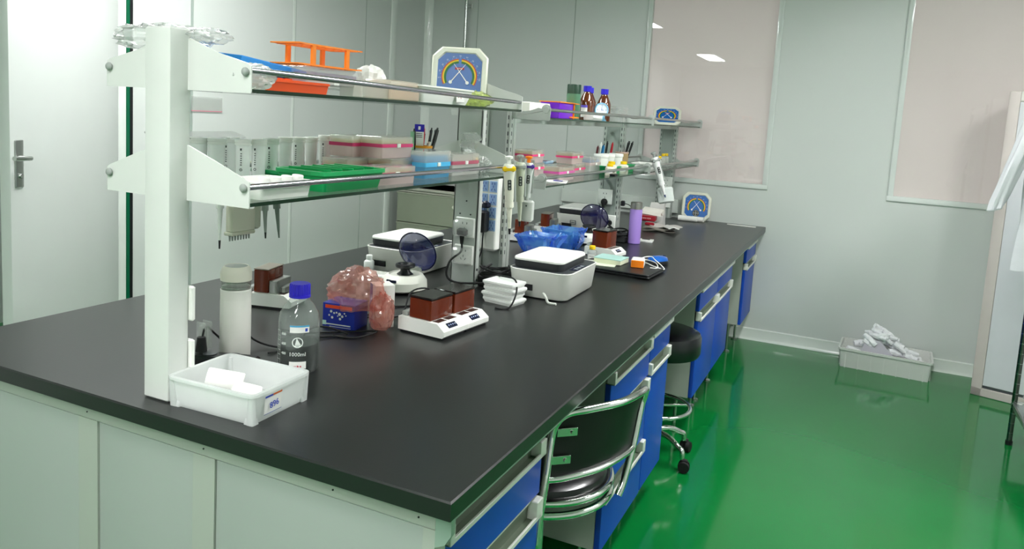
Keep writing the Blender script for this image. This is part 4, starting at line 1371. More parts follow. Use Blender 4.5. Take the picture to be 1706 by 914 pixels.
wb = thing('storage_tray', 'white storage bin with a small label on the upper shelf before the big gauge', 'tray', (.085, 1.0, ZS))
b = MB(); b.tray(.12, .27, .052, .14, .33, .0025, .005, .012, rh=.005); b.build('tray_body', WHITE, wb)
M = TR(.0705, .07, .028) @ Matrix.Rotation(PI / 2, 4, 'Z') @ Matrix.Rotation(PI / 2 - .15, 4, 'X')
b = MB(); b.box((0, 0, 0), (.05, .04, .001), M=M)
b.box((-.012, .021, .0008), (.018, .005, .001), m=1, M=M); b.box((.010, .021, .0008), (.026, .005, .001), m=2, M=M); b.box((0, -.019, .0008), (.048, .0008, .0006), m=3, M=M)
[b.box((-.012 + k * .008, (-.002, .004, -.003, .002)[k], .001), (.003, (.006, .003, .008, .007)[k], .0006), m=4, M=M) for k in range(4)]
b.build('label_card', [PAPER, BLUEINK, ORINK, PRINT, REDINK], wb)
b = MB(); b.crumple((.12, 1.24, ZS + .026), (.055, .085, .028), 35, .3, 2.5, 40, 22, flat=-.026)
tag(b.build('plastic_bag', film('green_yellow_bag', 'DCE89A', .55, .15, .8, bump=.3), smooth=28), 'clear bag with pale yellow-green contents beside the big gauge', 'bag')

# --- temperature and humidity gauges
GBLUE = mat('gauge_blue', '0C5FAE', .35)
GW = mat('gauge_cream', 'DCDDCC', .35)
def arc(b, r0, r1, a0, a1, z, m, n=24, cx=0, cy=0, M=None):
    vs = []
    for i in range(n + 1):
        a = a0 + (a1 - a0) * i / n
        for r in (r0, r1):
            vs.append((cx + r * math.cos(a), cy + r * math.sin(a), z))
    b.add(vs, [(2 * i, 2 * i + 1, 2 * i + 3, 2 * i + 2) for i in range(n)], m, M)


def gauge(label, loc, rot, s=.2, lower=False, n1=-.6, n2=.55):
    t = thing('wall_gauge', label, 'gauge', loc, 0, 'blue dial temperature gauges', rot=rot)
    B = Matrix.Translation((0, 0, s / 2)) @ Matrix.Rotation(PI / 2, 4, 'X')   # dial in its own XY, facing -y
    k = .27
    def octo(q):
        h = q / 2; c = q * k * .62
        return [(h, -h + c), (h, h - c), (h - c, h), (-h + c, h), (-h, h - c), (-h, -h + c), (-h + c, -h), (h - c, -h)]
    b = MB(); b.stack([(octo(s * .95), -.022), (octo(s), -.012), (octo(s), .0), (octo(s * .95), .006), (octo(s * .82), .006), (octo(s * .78), -.001), (octo(s * .1), -.001)], M=B, c1=True)
    b.build('case', GW, t)
    b = MB(); b.stack([(octo(s * .79), -.0008), (octo(s * .79), .0004)], M=B); dl = b.build('dial', GBLUE, t)
    b = MB(); cy = -s * .02
    for (r0, r1, m) in ((.30, .318, 0), (.272, .30, 1), (.235, .272, 2)):
        for a0, a1 in ((-.5, 1.48), (1.66, 3.64)):
            arc(b, r0 * s, r1 * s, a0, a1, .0012, m, M=B, cy=cy)
    b.build('coloured_arc', [mat('arc_red', 'C83828', .5), mat('arc_yellow', 'EAC820', .5), mat('arc_green', '1C6E3A', .5)], dl)
    b = MB()
    for i in range(17):
        a = -.1 + (PI + .2) * i / 16
        arc(b, .328 * s, .342 * s, a - .008, a + .008, .0012, 0, 1, M=B, cy=cy)
    for i, q in enumerate(('100', '90', '80', '70', '60', '50', '40', '30', '20', '10', '0')):
        a = -.1 + (PI + .2) * i / 10
        b.text(q, s * .036, B @ TR(.365 * s * math.cos(a), .365 * s * math.sin(a) + cy, .001, rz=a - PI / 2), 0, .0002)
    b.build('scale_numbers', mat('gauge_white_print', 'C6DCEA', .5), dl)
    if lower:
        b = MB(); arc(b, .0, .12 * s, 0, 2 * PI, .0015, 0, 24, 0, -s * .24, B); arc(b, .085 * s, .095 * s, 0, 2 * PI, .002, 1, 24, 0, -s * .24, B)
        b.box((0, -s * .24, .003), (.004, s * .2, .001), m=1, M=B); b.box((0, -s * .24, .003), (s * .2, .004, .001), m=1, M=B)
        b.build('lower_dial', [BLACK, GREYP], dl)
    else:
        b = MB(); b.box((0, s * .12, .0015), (.16 * s, .04 * s, .0006), m=0, M=B); b.box((0, s * .12, .0022), (.1 * s, .008 * s, .0006), m=1, M=B)
        b.build('emblem', [REDINK, PAPER], dl)
    for sg, a in ((-1, n1), (1, n2)):
        b = MB(); P0 = B @ Matrix.Translation((sg * s * .15, -s * .13, .004)) @ Matrix.Rotation(sg * .66, 4, 'Z')
        b.add([(-.002 * s / .2, 0, 0), (.002 * s / .2, 0, 0), (.0006, s * .42, 0), (-.0006, s * .42, 0)], [(0, 1, 2, 3)], 0, P0)
        b.cyl((0, 0, -.002), (0, 0, .003), s * .03, n=16, M=P0)
        b.build('needle', WHITE, dl)
    return t
gauge('big blue-dial gauge standing on the upper shelf of the white rack', (-.02, 1.37, ZU + .01), (math.radians(-8), 0, math.radians(22)), .205)
gp = g2(.03, 2.43, ZU2 + .002)
gauge('small blue-dial gauge leaning back on the far end of the grey rack', gp, (math.radians(-50), 0, math.radians(12)), .19)
gauge('blue-dial gauge standing on the worktop against the far wall', (.30, 4.315, TZ + .002), (math.radians(-12), 0, math.radians(8)), .20, True)

# --- grey rack, upper shelf
def gp_(x, y, z):
    return g2(x, y - 1.67, z)
b = MB(); b.box((0, 0, .03), (.12, .22, .06), .003)
o = b.build('storage_box', mat('white_carton', 'E9E8DE', .5), loc=gp_(.03, 1.875, ZU2)); tag(o, 'plain white box at the near end of the grey rack upper shelf', 'box')
pr_t = thing('tube_rack', 'purple tube rack with orange end plates on the grey rack', 'tube rack', gp_(.07, 2.10, ZU2))
b = MB(); b.box((0, 0, .0345), (.09, .17, .069), .002)
b.build('rack_body', mat('vivid_purple', '6A14B8', .4), pr_t)
b = MB(); b.box((0, .10, .07), (.10, .11, .004), .001); b.box((0, .1, .008), (.10, .11, .006), .001); b.bx(-.04, -.034, .1, .106, 0, .07); b.bx(.034, .045, .1, .106, 0, .07); b.bx(-.05, .05, -.085, .09, .069, .073)
b.build('end_plates', ORANGE, pr_t)
gb2 = thing('glass_bottle', 'tall dark green bottle on the upper shelf of the grey rack', 'bottle', gp_(.07, 2.29, ZU2))
b = MB(); b.lathe([(.031, 0), (.033, .003), (.033, .118)], n=30); b.build('bottle_body', mat('green_translucent', '4F7D62', .3), gb2)
b = MB(); b.lathe([(.0325, .118), (.0325, .158), (.0315, .161), (.001, .158)], n=30); b.build('cap', mat('dark_green_cap', '1C3C2C', .35), gb2)


def amber(label, loc, lab=True, h=.118, r=.036):
    t = thing('amber_bottle', label, 'bottle', loc, 0, 'amber bottles with blue caps')
    b = MB(); b.lathe([(r * .94, 0), (r, .004), (r, h * .58), (r * .9, h * .68), (r * .5, h * .9), (r * .42, h * .94), (r * .42, h)], n=30)
    b.build('bottle_body', mat('amber_glass', (.10, .022, .004), .06, var=.02, coat=.5, spec=.8), t)
    b = MB(); b.stack([([( (r * .52 + (.0006 if i % 2 else -.0006)) * math.cos(2 * PI * i / 40), (r * .52 + (.0006 if i % 2 else -.0006)) * math.sin(2 * PI * i / 40)) for i in range(40)], z) for z in (h * .96, h * 1.15)]); b.build('screw_cap', BLUECAP, t)
    if lab:
        b = MB(); on_cyl(b, r, -2.0, -1.1, h * .1, h * .5, 0); on_cyl(b, r, -2.0, -1.1, h * .42, h * .5, 1, .001); b.build('label_card', [PAPER, mat('violet_band', '6A5AC8', .5)], t)
    return t
amber('nearest amber bottle with blue cap, beside the tall green bottle', gp_(.10, 2.385, ZU2), h=.14)
amber('middle amber bottle with blue cap, mostly hidden behind the first', gp_(.05, 2.55, ZU2), False, h=.14)
amber('farthest amber bottle with blue cap, behind the round blue clock', gp_(.09, 2.655, ZU2), False, h=.14)
b = MB(); b.box((0, 0, .017), (.05, .17, .034), .003)
tag(b.build('storage_box', PAPER, loc=gp_(.15, 2.37, ZU2)), 'low white box in front of the amber bottles', 'box')
ck = thing('alarm_clock', 'small round pale blue desk clock in front of the amber bottles', 'clock', gp_(.165, 2.42, ZU2), math.radians(35))
K = TR(0, 0, .052, rx=PI / 2)
CB = mat('pale_blue_plastic', '8CC4E4', .35)
b = MB(); b.lathe([(.028, -.02), (.034, -.014), (.035, .0), (.033, .004), (.029, .004), (.0285, .0), (.001, .0)], M=K, n=32); b.build('clock_case', CB, ck)
b = MB(); b.lathe([(.0285, .0005), (.001, .001)], M=K, n=32)
b.build('clock_face', mat('face_white', 'E6ECEE', .4), ck)
b = MB()
for i, q in enumerate(('12', '3', '6', '9')):
    b.text(q, .011, K @ TR(.021 * math.sin(i * PI / 2), .021 * math.cos(i * PI / 2), .0015), 0, .0001)
b.box((0, .006, .002), (.0014, .014, .0006), M=K); b.box((.005, 0, .002), (.012, .0014, .0006), M=K); b.cyl((0, 0, .001), (0, 0, .003), .0022, M=K)
b.build('clock_hands', BLUEINK, ck)
b = MB(); b.prism([(-.022, 0), (.022, 0), (.012, .022), (-.012, .022)], -.012, .012, 'Y'); b.build('clock_stand', CB, ck)
cb = thing('storage_box', 'empty clear plastic box beside the round blue clock', 'box', gp_(.12, 2.74, ZU2))
b = MB(); b.stack([(rr(.09, .17, .004), .001), (rr(.092, .172, .004), .066)]); b.build('box_body', CLEAR, cb)
b = MB(); b.stack([(rr(.095, .176, .004), .062), (rr(.095, .176, .004), .078)]); b.build('box_lid', CLEAR, cb)

# --- grey rack, lower shelf
G2 = 'pink-banded tip boxes on the grey rack'
def tb(label, x, y, z, **k):
    return tip_box('tip_box', label, 'tip box', gp_(x, y, ZL2 + z), 0, group=G2, **k)
bw = thing('storage_tray', 'white dish under the stacked pink boxes at the near end of the grey rack', 'tray', gp_(.085, 1.80, ZL2))
b = MB(); b.stack([(rr(.07, .12, .02, 5), 0), (rr(.1, .17, .03, 5), .03), (rr(.104, .174, .03, 5), .03), (rr(.1, .17, .03, 5), .028), (rr(.066, .116, .02, 5), .003)]); b.build('dish', WHITE, bw)
tb('lower pink-banded box on the white dish of the grey rack', .085, 1.815, .031, h=.052)
tb('upper pink-banded box on the white dish of the grey rack', .085, 1.805, .084, h=.052)
tb('low magenta-banded box at the front of the grey rack lower shelf', .11, 2.07, 0, d=.19, h=.062, band=mat('magenta_band', 'D860A8', .4))
tb('lower pink-banded box near the frosted blue-marked one', .05, 2.37, 0, h=.06, d=.17)
tb('upper pink-banded box near the frosted blue-marked one', .05, 2.34, .061, h=.055, d=.15)
tip_box('tip_box', 'frosted box with pale blue corner on the grey rack lower shelf', 'tip box', gp_(.04, 2.62, ZL2), 0, d=.17, h=.088, base=FROST, band=PINKF2, inner=film('pale_blue_tips', 'A8C4EC', .6))
b = MB(); b.tray(.06, .08, .014, .066, .09, .002, .002, .005); b.box((0, 0, .012), (.05, .03, .004), m=1)
tag(b.build('small_lid', [film('pale_blue_lid', 'B8D8EC', .7), mat('dark_red_mark', '7A1C30', .4)], loc=gp_(.02, 2.10, ZL2 + .063)), 'pale blue lid with a dark red mark behind the magenta-banded box', 'lid')
b = MB(); b.box((0, 0, .002), (.09, .14, .004), .001); b.box((.005, .01, .0042), (.04, .05, .0006), m=1)
o = b.build('leaflet', [PAPER, mat('navy_print', '2B3A9A', .5)], loc=gp_(.155, 1.95, ZL2)); o.rotation_euler = (0, 0, .3); tag(o, 'white leaflet with blue print lying at the front of the grey rack lower shelf', 'leaflet')
G3 = 'yellow-capped bottles on the grey rack'
for x, y, l, sc in ((.165, 2.605, 'nearest yellow-capped bottle in front of the green tray', 1), (.15, 2.67, 'second yellow-capped bottle in front of the green tray', 1.15), (.165, 2.82, 'farthest yellow-capped bottle in front of the green tray', 1.1)):
    v = vial(l, gp_(x, y, ZL2), .04, .042, YEL, mat('bottle_bone', 'DEDCCB', .4), group=G3); v.scale = (sc * 1.15,) * 3
b = MB(); b.box((0, 0, .005), (.03, .06, .01), .003); tag(b.build('clip', BLACK, loc=gp_(.19, 2.60, ZL2)), 'flat black clip lying before the yellow-capped bottles', 'clip')
b = MB(); b.tray(.11, .36, .04, .12, .38, .0025, .005, .01)
tag(b.build('storage_tray', GREENP, loc=gp_(.095, 2.88, ZL2)), 'green tray on the lower shelf of the grey rack', 'tray')
for k, (x, y) in enumerate(((.07, 2.73), (.07, 2.83), (.08, 2.94))):
    t = thing('lidded_pot', ('nearest', 'middle', 'farthest')[k] + ' of three white lidded pots standing in the green tray', 'pot', gp_(x, y, ZL2 + .003), 0, 'white pots in the green tray')
    b = MB(); b.lathe([(.03, 0), (.037, .082)], n=26); b.build('pot_body', WHITE, t)
    b = MB(); b.lathe([(.0385, .078), (.0395, .079), (.0395, .092), (.037, .095), (.03, .0935), (.001, .0935)], n=26); b.build('lid', WHITE, t)
wk = thing('pencil_pot', 'wicker-look pencil pot at the far end of the green tray', 'pot', gp_(.06, 3.10, ZL2))
b = MB()
b.lathe([(.036 + (.0015 if k % 2 else 0), k * .0055) for k in range(19)] + [(.034, .099), (.033, .004)], n=30, c1=False); b.build('pot_body', mat('wicker', 'A98F66', .7, bump=.5, bscale=200), wk)
b = MB(); b.lathe([(.038, .096), (.0385, .104), (.034, .104), (.034, .096)], n=30); b.build('pot_rim', mat('pinkish_rim', 'C8A89C', .5), wk)
PG2 = 'pens in the wicker-look pot'
for dx, dy, tx, ty, c, cc, r, l in ((-.0, .0, .03, .03, INKB, None, .006, 'black pen leaning toward the aisle in the wicker-look pot'), (.01, .01, .05, .03, INKB, None, .006, 'outermost black pen in the wicker-look pot'), (.0, .02, .02, .05, mat('charcoal_pen', '2A2B2E', .4), None, .006, 'charcoal pen at the back of the wicker-look pot')):
    p = gp_(.06 + dx, 3.10 + dy, ZL2 + .01); q = gp_(.06 + tx, 3.10 + ty, ZL2 + .165)
    pen('pen', l, 'pen', p, q, c, r, cc, PG2)
PG3 = 'pens standing behind the three white pots'
for x, y, c, cc, h, l in ((-.01, 2.85, mat('maroon_pen', '5A1A24', .4), None, .135, 'dark maroon pen behind the white pots'), (-.0, 2.87, WHITE, None, .155, 'tall white pen behind the white pots'), (.01, 2.88, mat('teal_pen', '1878B0', .35), None, .14, 'thick teal blue pen behind the white pots'), (.0, 2.97, INKB, None, .16, 'black pen behind the white pots'), (.02, 3.0, mat('crimson_pen', 'D01848', .35), INKR, .155, 'crimson pen behind the white pots')):
    pen('pen', l, 'pen', gp_(x, y, ZL2 + .01), gp_(x + .008, y + .02, ZL2 + h), c, .008 if 'thick' in l else .006, cc, PG3)
b = MB(); b.lathe([(.032, 0), (.034, .09), (.032, .09), (.03, .003)], n=24, c1=False)
tag(b.build('pencil_pot', FROST, loc=gp_(.0, 2.93, ZL2)), 'frosted pot holding coloured pens behind the white pots', 'pot')
b = MB(); b.tray(.12, .16, .034, .13, .17, .002, .004, .008)
tag(b.build('storage_tray', WHITE, loc=gp_(.1, 3.45, ZL2)), 'small white tray behind the hanging white pipette', 'tray')
b = MB(); b.tray(.1, .3, .016, .11, .31, .002, .004, .008)
tag(b.build('storage_tray', CLEAR, loc=gp_(.1, 3.86, ZL2)), 'shallow clear tray at the far end of the grey rack', 'tray')
for x, y, l in ((.14, 3.6, 'lone yellow-capped bottle behind the small white tray'), (.05, 4.02, 'nearer of two yellow-capped bottles at the far end of the grey rack'), (.05, 4.10, 'farther of two yellow-capped bottles at the far end of the grey rack')):
    vial(l, gp_(x, y, ZL2), .036, .062, YEL, FROST, group='yellow-capped bottles at the far end', lab=False)


# --- pipettes
def pipette(label, loc, rot, body=IVORY, top=WHITE, hook=YEL, btn=WHITE, ej=GREYP, win=BLACK, s=1., tipc=None, shaft=.12):
    t = thing('pipette', label, 'pipette', loc, 0, 'hanging pipettes', rot=rot)
    t.scale = s if hasattr(s, '__len__') else (s,) * 3
    b = MB(); b.stack([(circ(.009, 20, .010), -.115), (circ(.0105, 20, .012), -.10), (circ(.012, 20, .0135), -.04), (circ(.0145, 20, .0165), -.01), (circ(.0145, 20, .017), .0), (circ(.011, 20, .012), .008)])
    b.build('handle', body, t)
    b = MB(); b.tube([(0, -.004, .0), (.0, .012, .004), (.0, .026, .0), (.0, .03, -.012)], .0045, 8); b.box((0, -.0, -.006), (.031, .034, .018), .005); b.build('finger_hook', hook, t)
    b = MB(); b.cyl((0, 0, .005), (0, 0, .026), .0045); b.lathe([(.0085, .024), (.0095, .027), (.009, .032), (.003, .034)], n=18); b.build('plunger', btn, t)
    b = MB(); b.box((0, -.0135, -.055), (.009, .004, .032), .0015); 
    b.build('volume_window', win, t)
    b = MB()
    for k in range(3):
        b.box((0, -.0158, -.045 - k * .01), (.004, .0008, .006))
    b.build('volume_digits', GREYP, t)
    b = MB(); b.cyl((.011, 0, .002), (.011, 0, .018), .0045, n=12); b.cyl((.0125, 0, -.11), (.0125, 0, -.002), .0035, n=10); b.build('ejector', ej, t)
    b = MB(); b.cyl((0, 0, -.128), (0, 0, -.112), .0105, .0105); b.cyl((0, 0, -.128 - shaft * .8), (0, 0, -.128), .0035, .007); b.build('shaft', body, t)
    b = MB(); b.cyl((0, 0, -.13 - shaft), (0, 0, -.128 - shaft * .79), .0022, .0032); b.build('tip_cone', tipc or BLACK, t)
    return t
pipette('white pipette with yellow hook hanging nearest on the end of the white rack rail', (.228, 1.315, 1.283), (math.radians(4), math.radians(-4), .5), body=IVORY, s=(1.5, 1.5, 1.12), shaft=.085)
pipette('grey-green pipette with dark grip hanging between its neighbours at the rack end', (.232, 1.40, 1.288), (math.radians(3), math.radians(-3), .5), body=mat('sage_grey', 'B6BBA8', .4), hook=GREYP, btn=GREYP, ej=GREYP, s=(1.4, 1.4, 1.05), shaft=.085)
pipette('pipette with purple collar and orange button at the rack end', (.232, 1.475, 1.285), (math.radians(2), 0, .5), body=mat('light_grey_body', 'C4C8C4', .3), hook=mat('violet_collar', '4A2E8A', .4), btn=ORANGE, ej=STEEL, s=(1.4, 1.4, .95), shaft=.05)
b = MB(); b.box((0, 0, 0), (.046, .03, .078), .006); b.cyl((.0, -.0155, .02), (.0, -.017, .02), .003, m=1)
o = b.build('pipette_holder', [mat('holder_grey', 'C2C6C0', .4), PRINT], loc=(.238, 1.475, 1.115)); o.rotation_euler = (0, 0, .1); tag(o, 'small grey box hanging below the purple-collared pipette', 'holder')
pt = gp_(.235, 3.16, 1.235)
pipette('white pipette hanging slanted from the rail of the grey rack', (pt[0], pt[1], pt[2] + .03), (math.radians(-2), math.radians(-20), .6), body=mat('bright_white_body', 'EFEFEC', .3), hook=GREYP, btn=GREYP, tipc=mat('blue_grey_shaft', '3A5074', .3), s=(1.6, 1.6, 1.2), shaft=.06)
hk = gp_(.255, 3.20, 1.06)
b = MB(); b.box((0, 0, 0), (.09, .028, .09), .008); b.box((0, -.016, 0), (.07, .002, .07), .001)
o = b.build('pipette_holder', mat('milky_holder', 'DDE2DE', .35), loc=(hk[0] + .04, hk[1] + .03, hk[2])); o.rotation_euler = (0, -.2, .2); tag(o, 'milky box clipped beside the slanted white pipette', 'holder')
# pipettes on the far side of the white rack
BSH = mat('grey_shaft', '9AA59C', .35)
pipette('slender grey pipette with black tip hanging behind the near arm of the white rack', (-.232, .455, 1.29), (0, 0, PI), body=WHITE, hook=WHITE, shaft=.11, s=1.0)
pipette('grey pipette hanging behind the lower shelf next to the multichannel one', (-.232, .62, 1.27), (0, math.radians(3), PI), body=BSH, hook=GREYP, shaft=.08)
pipette('dark grey tapering pipette hanging farthest behind the lower shelf', (-.232, .66, 1.272), (0, math.radians(7), PI), body=mat('dark_sage', '77857B', .4), hook=GREYP, shaft=.085, tipc=mat('dark_sage', '77857B', .4))
mc = thing('multichannel_pipette', 'cream multichannel pipette hanging behind the lower shelf', 'pipette', (-.232, .535, 1.28), 0, None)
mc.rotation_euler = (0, 0, PI)
b = MB(); b.stack([(circ(.012, 20, .013), 0), (circ(.012, 20, .013), -.08), (rr(.025, .05, .008, 4), -.10), (rr(.026, .062, .008, 4), -.12)]); b.build('handle', IVORY, mc)
b = MB(); b.bx(-.014, .014, -.040, .046, -.19, -.11, .004); b.bx(-.016, .016, -.038, .05, -.198, -.188, .002); b.build('manifold', mat('cream_manifold', 'D6D4C2', .4), mc)
b = MB(); b.bx(-.012, .012, -.066, -.04, -.188, -.10, .006); b.build('side_grip', mat('sage_grey', 'B6BBA8', .4), mc)
for k in range(8):
    b = MB(); b.cyl((0, -.030 + k * .0105, -.198), (0, -.030 + k * .0105, -.214), .0035, .002, 10); b.build('nozzle', GREYP, mc)
b = MB(); b.tube([(0, 0, -.01), (-.02, 0, .01), (-.032, 0, .004)], .004, 8); b.build('hook', IVORY, mc)
# card pinned low on the inside of the near arm
b = MB(); b.box((0, 0, .04), (.001, .22, .08)); b.box((.0008, 0, .001), (.001, .22, .004), m=1)
tag(b.build('plastic_sleeve', [CLEAR, mat('pink_edge', 'D87A90', .5)], loc=(XL + .012, 2.083, 1.382)), 'clear sleeve with a pink lower edge fixed to the left wall', 'sleeve')
# ------------------------------------------------------------------ things around the room
def crate():
    t = thing('floor_crate', 'grey ribbed plastic crate on the green floor by the far wall', 'crate', (1.585, 4.225, 0), math.radians(-3))
    w, d, h = .50, .26, .125
    CR = mat('crate_grey', 'D6D8D3', .45)
    b = MB(); b.tray(w, d, h, w + .02, d + .02, .004, .007, .012, rh=.014); b.build('crate_body', CR, t)
    for k in range(7):
        x = -w / 2 + .03 + k * (w - .06) / 6
        b = MB(); b.bx(x - .003, x + .003, -d / 2 - .011, -d / 2 + .004, .0, h - .014); b.build('rib', CR, t)
    for k in range(3):
        for s in (-1, 1):
            y = -d / 2 + .04 + k * (d - .08) / 2
            b = MB(); b.bx(s * (w / 2) - .006, s * (w / 2) + .011, y - .003, y + .003, 0, h - .014); b.build('rib', CR, t)
    return t
crate()
SILV = mat('silvery_wrap', 'F2F2F5', .22, bump=.6, bscale=30, var=.02)
random.seed(9)
k = 0
words = ('at the left end', 'left of the middle', 'in the middle', 'right of the middle', 'at the right end')
for i in range(54):
    tx = random.gauss(0, .11); ty = random.uniform(-.08, .08)
    tx = max(-.2, min(.2, tx))
    top = .27 - abs(tx + .02) * .75 + random.uniform(-.06, .01)
    layer = 'upper' if top > .18 else 'lower'
    L_ = random.uniform(.03, .06); r = random.uniform(.012, .02)
    b = MB()
    rings = []
    for j in range(9):
        u = -1 + 2 * j / 8
        rings.append([(u * L_, r * (1 - .25 * u * u) * (1 + .35 * noise.noise(Vector((j * 1.1, a * 2., i)))) * math.cos(a), r * (1 - .25 * u * u) * (1 + .35 * noise.noise(Vector((j * 1.1, a * 2.3, i + 9)))) * math.sin(a)) for a in [2 * PI * q / 12 for q in range(12)]])
    b.loft(rings)
    o = b.build('wrapped_bundle', SILV, loc=(1.585 + tx, 4.225 + ty, max(top - .03, .05)), smooth=25)
    o.rotation_euler = (random.uniform(-.4, .4), random.uniform(-.2, .7), random.uniform(-.6, .6))
    tag(o, 'crinkled white plastic-wrapped bundle heaped in the crate on the floor', 'wrapped bundle', 'wrapped bundles heaped in the floor crate')
b = MB(); b.prism([(-.09, 0), (.1, 0), (.02, .075), (-.06, .085)], -.003, .003, 'Y')
o = b.build('card_sheet', mat('lilac_grey_card', 'B9B6C0', .5), loc=(1.53, 4.12, .115)); o.rotation_euler = (-.3, 0, -.05); tag(o, 'pale lilac-grey card sheet standing at the front of the crate heap', 'card')
b = MB()
b.loft([[(x, y, z) for x, y in rr(.42, .2, .02, 4)] for z in (.012, .09)])
tag(b.build('crumpled_film', SILV, loc=(1.585, 4.225, 0)), 'mass of crinkled clear film filling the floor crate under the bundles', 'plastic film', kind='stuff')

# white refrigerator-like cabinet, turned a little
FR = mat('rose_beige_frame', 'C6BDB8', .35)
fg = thing('storage_cabinet', 'tall white cabinet with rose-beige frame at the right of the far wall', 'cabinet', (2.04, 4.0, 0), math.radians(-17))
w, h, d = .60, 1.76, .34
b = MB(); b.bx(.012, w - .012, .02, d, .02, h - .004, .003); b.build('cabinet_body', WHITE, fg)
b = MB()
b.bx(0, .055, 0, .03, .0, h, .004); b.bx(w - .055, w, 0, .03, 0, h, .004); b.bx(0, w, 0, .03, 0, .05, .004)
b.build('frame', FR, fg)
b = MB(); b.bx(.056, w - .056, .004, .024, h - .055, h, .003); b.build('top_panel', BODYW, fg)
b = MB(); b.bx(.056, w - .056, .002, .022, .066, h - .058, .003); b.bx(.056, w - .056, .006, .02, .051, .064, m=1)
b.build('door', [mat('cabinet_door_white', 'D3D5D9', .3), DGREY], fg)
b = MB(); b.bx(w - .09, w - .075, -.02, .002, .8, 1.0, .004); b.build('door_handle', CHROME, fg)

# wire shelving at the right edge and the things on it
ws = thing('wire_shelving', 'chromed shelving unit cut off by the right edge of the photo', 'shelving', (2.126, 3.238, 0), math.radians(0))
WW, WD, WH = .9, .45, 1.75
for x, y in ((0, 0), (WD, 0), (0, -WW), (WD, -WW)):
    b = MB(); b.cyl((x, y, .02), (x, y, WH), .0125, n=16)
    p_ = b.build('post', mat('dark_chrome_post', '6C6F6C', .25, 1.), ws)
    b = MB()
    for k in range(34):
        b.lathe([(.0133, .06 + k * .05), (.0133, .063 + k * .05)], (x, y, 0), 14)
    b.build('grooves', CHROME, p_)
    b = MB(); b.lathe([(.016, 0), (.016, .022)], (x, y, 0), 14); b.build('foot', BLACK, ws)
for z in (.21, .72, 1.22, 1.72):
    b = MB()
    b.bx(-.01, WD + .01, -WW - .01, .01, z, z + .004)
    b.bx(-.012, WD + .012, -.006, .006, z - .025, z + .012, .002); b.bx(-.012, WD + .012, -WW - .006, -WW + .006, z - .025, z + .012, .002)
    b.bx(-.006, .006, -WW, 0, z - .025, z + .012, .002); b.bx(WD - .006, WD + .006, -WW, 0, z - .025, z + .012, .002)
    b.build('shelf', STEEL, ws)
b = MB(); b.crumple((2.21, 3.12, .30), (.07, .08, .085), 41, .3, 2.4, 40, 24, flat=-.075)
tag(b.build('plastic_bag', film('milky_bag', 'F2F4F2', .7, .2, .6), smooth=28), 'bulging white bag on the lowest tier of the chromed shelving', 'bag')

# lab coat hanging from the shelving corner
CLOTH = mat('white_coat_cloth', 'DCDEE2', .8, bump=.25, bscale=25, var=.01)
ct = thing('lab_coat', 'white lab coat hanging by the chromed shelving at the right edge', 'coat', (0, 0, 0))
b = MB()
def fold(i, a, s=1.):
    return 1 + s * (.13 * math.sin(a * 3 + i * .5) + .08 * math.sin(a * 7 - i * .8)) + .12 * noise.noise(Vector((i * .5, a * 1.5, 3)))
path = [Vector((2.08, 3.33, 1.66)), Vector((2.06, 3.32, 1.56)), Vector((2.03, 3.31, 1.45)), Vector((2.0, 3.31, 1.35)), Vector((1.975, 3.31, 1.26)), Vector((1.955, 3.31, 1.19)), Vector((1.945, 3.31, 1.145))]
rad = [.045, .052, .052, .048, .044, .042, .036]
rings = []
for i, (p, r) in enumerate(zip(path, rad)):
    for f in (0,):
        rings.append([p + Vector((r * .85 * math.cos(a) * fold(i, a), r * math.sin(a) * fold(i, a), .25 * r * math.cos(a))) for a in [2 * PI * q / 28 for q in range(28)]])
b.loft(rings, c1=False)
rings = []
p = path[-1]
for s, dz in ((1.0, 0), (.95, -.006), (.7, -.008), (.55, .0)):
    rings.append([p + Vector((.034 * s * math.cos(a), .04 * s * math.sin(a), dz + .009 * math.cos(a))) for a in [2 * PI * q / 28 for q in range(28)]])
b.loft(rings, c0=False)
b.build('sleeve', CLOTH, ct)
b = MB()
rings = []
for i in range(16):
    t = i / 15
    z = 1.66 - .80 * t
    wx = .12 + .05 * math.sin(min(t * 2, 1) * PI / 2)
    ring = []
    for q in range(44):
        a = 2 * PI * q / 44
        f = 1 + (.10 * math.sin(a * 5 + t * 3) + .06 * math.sin(a * 11 - t * 5)) * (.3 + t)
        ring.append((2.225 + .02 * t + wx * math.cos(a) * f, 3.375 + .09 * math.sin(a) * f, z - .015 * math.sin(a * 4)))
    rings.append(ring)
b.loft(rings)
b.build('coat_body', CLOTH, ct)
b = MB(); b.stack([(circ(.05, 20, .045), 0), (circ(.04, 20, .035), .05), (circ(.034, 20, .03), .045)], 0, TR(2.2, 3.37, 1.655)); b.build('collar', CLOTH, ct)
b = MB(); b.tube([(2.17, 3.36, 1.70), (2.15, 3.32, 1.74), (2.13, 3.27, 1.765), (2.128, 3.24, 1.765)], .003); b.build('hanging_loop', STEEL, ct)

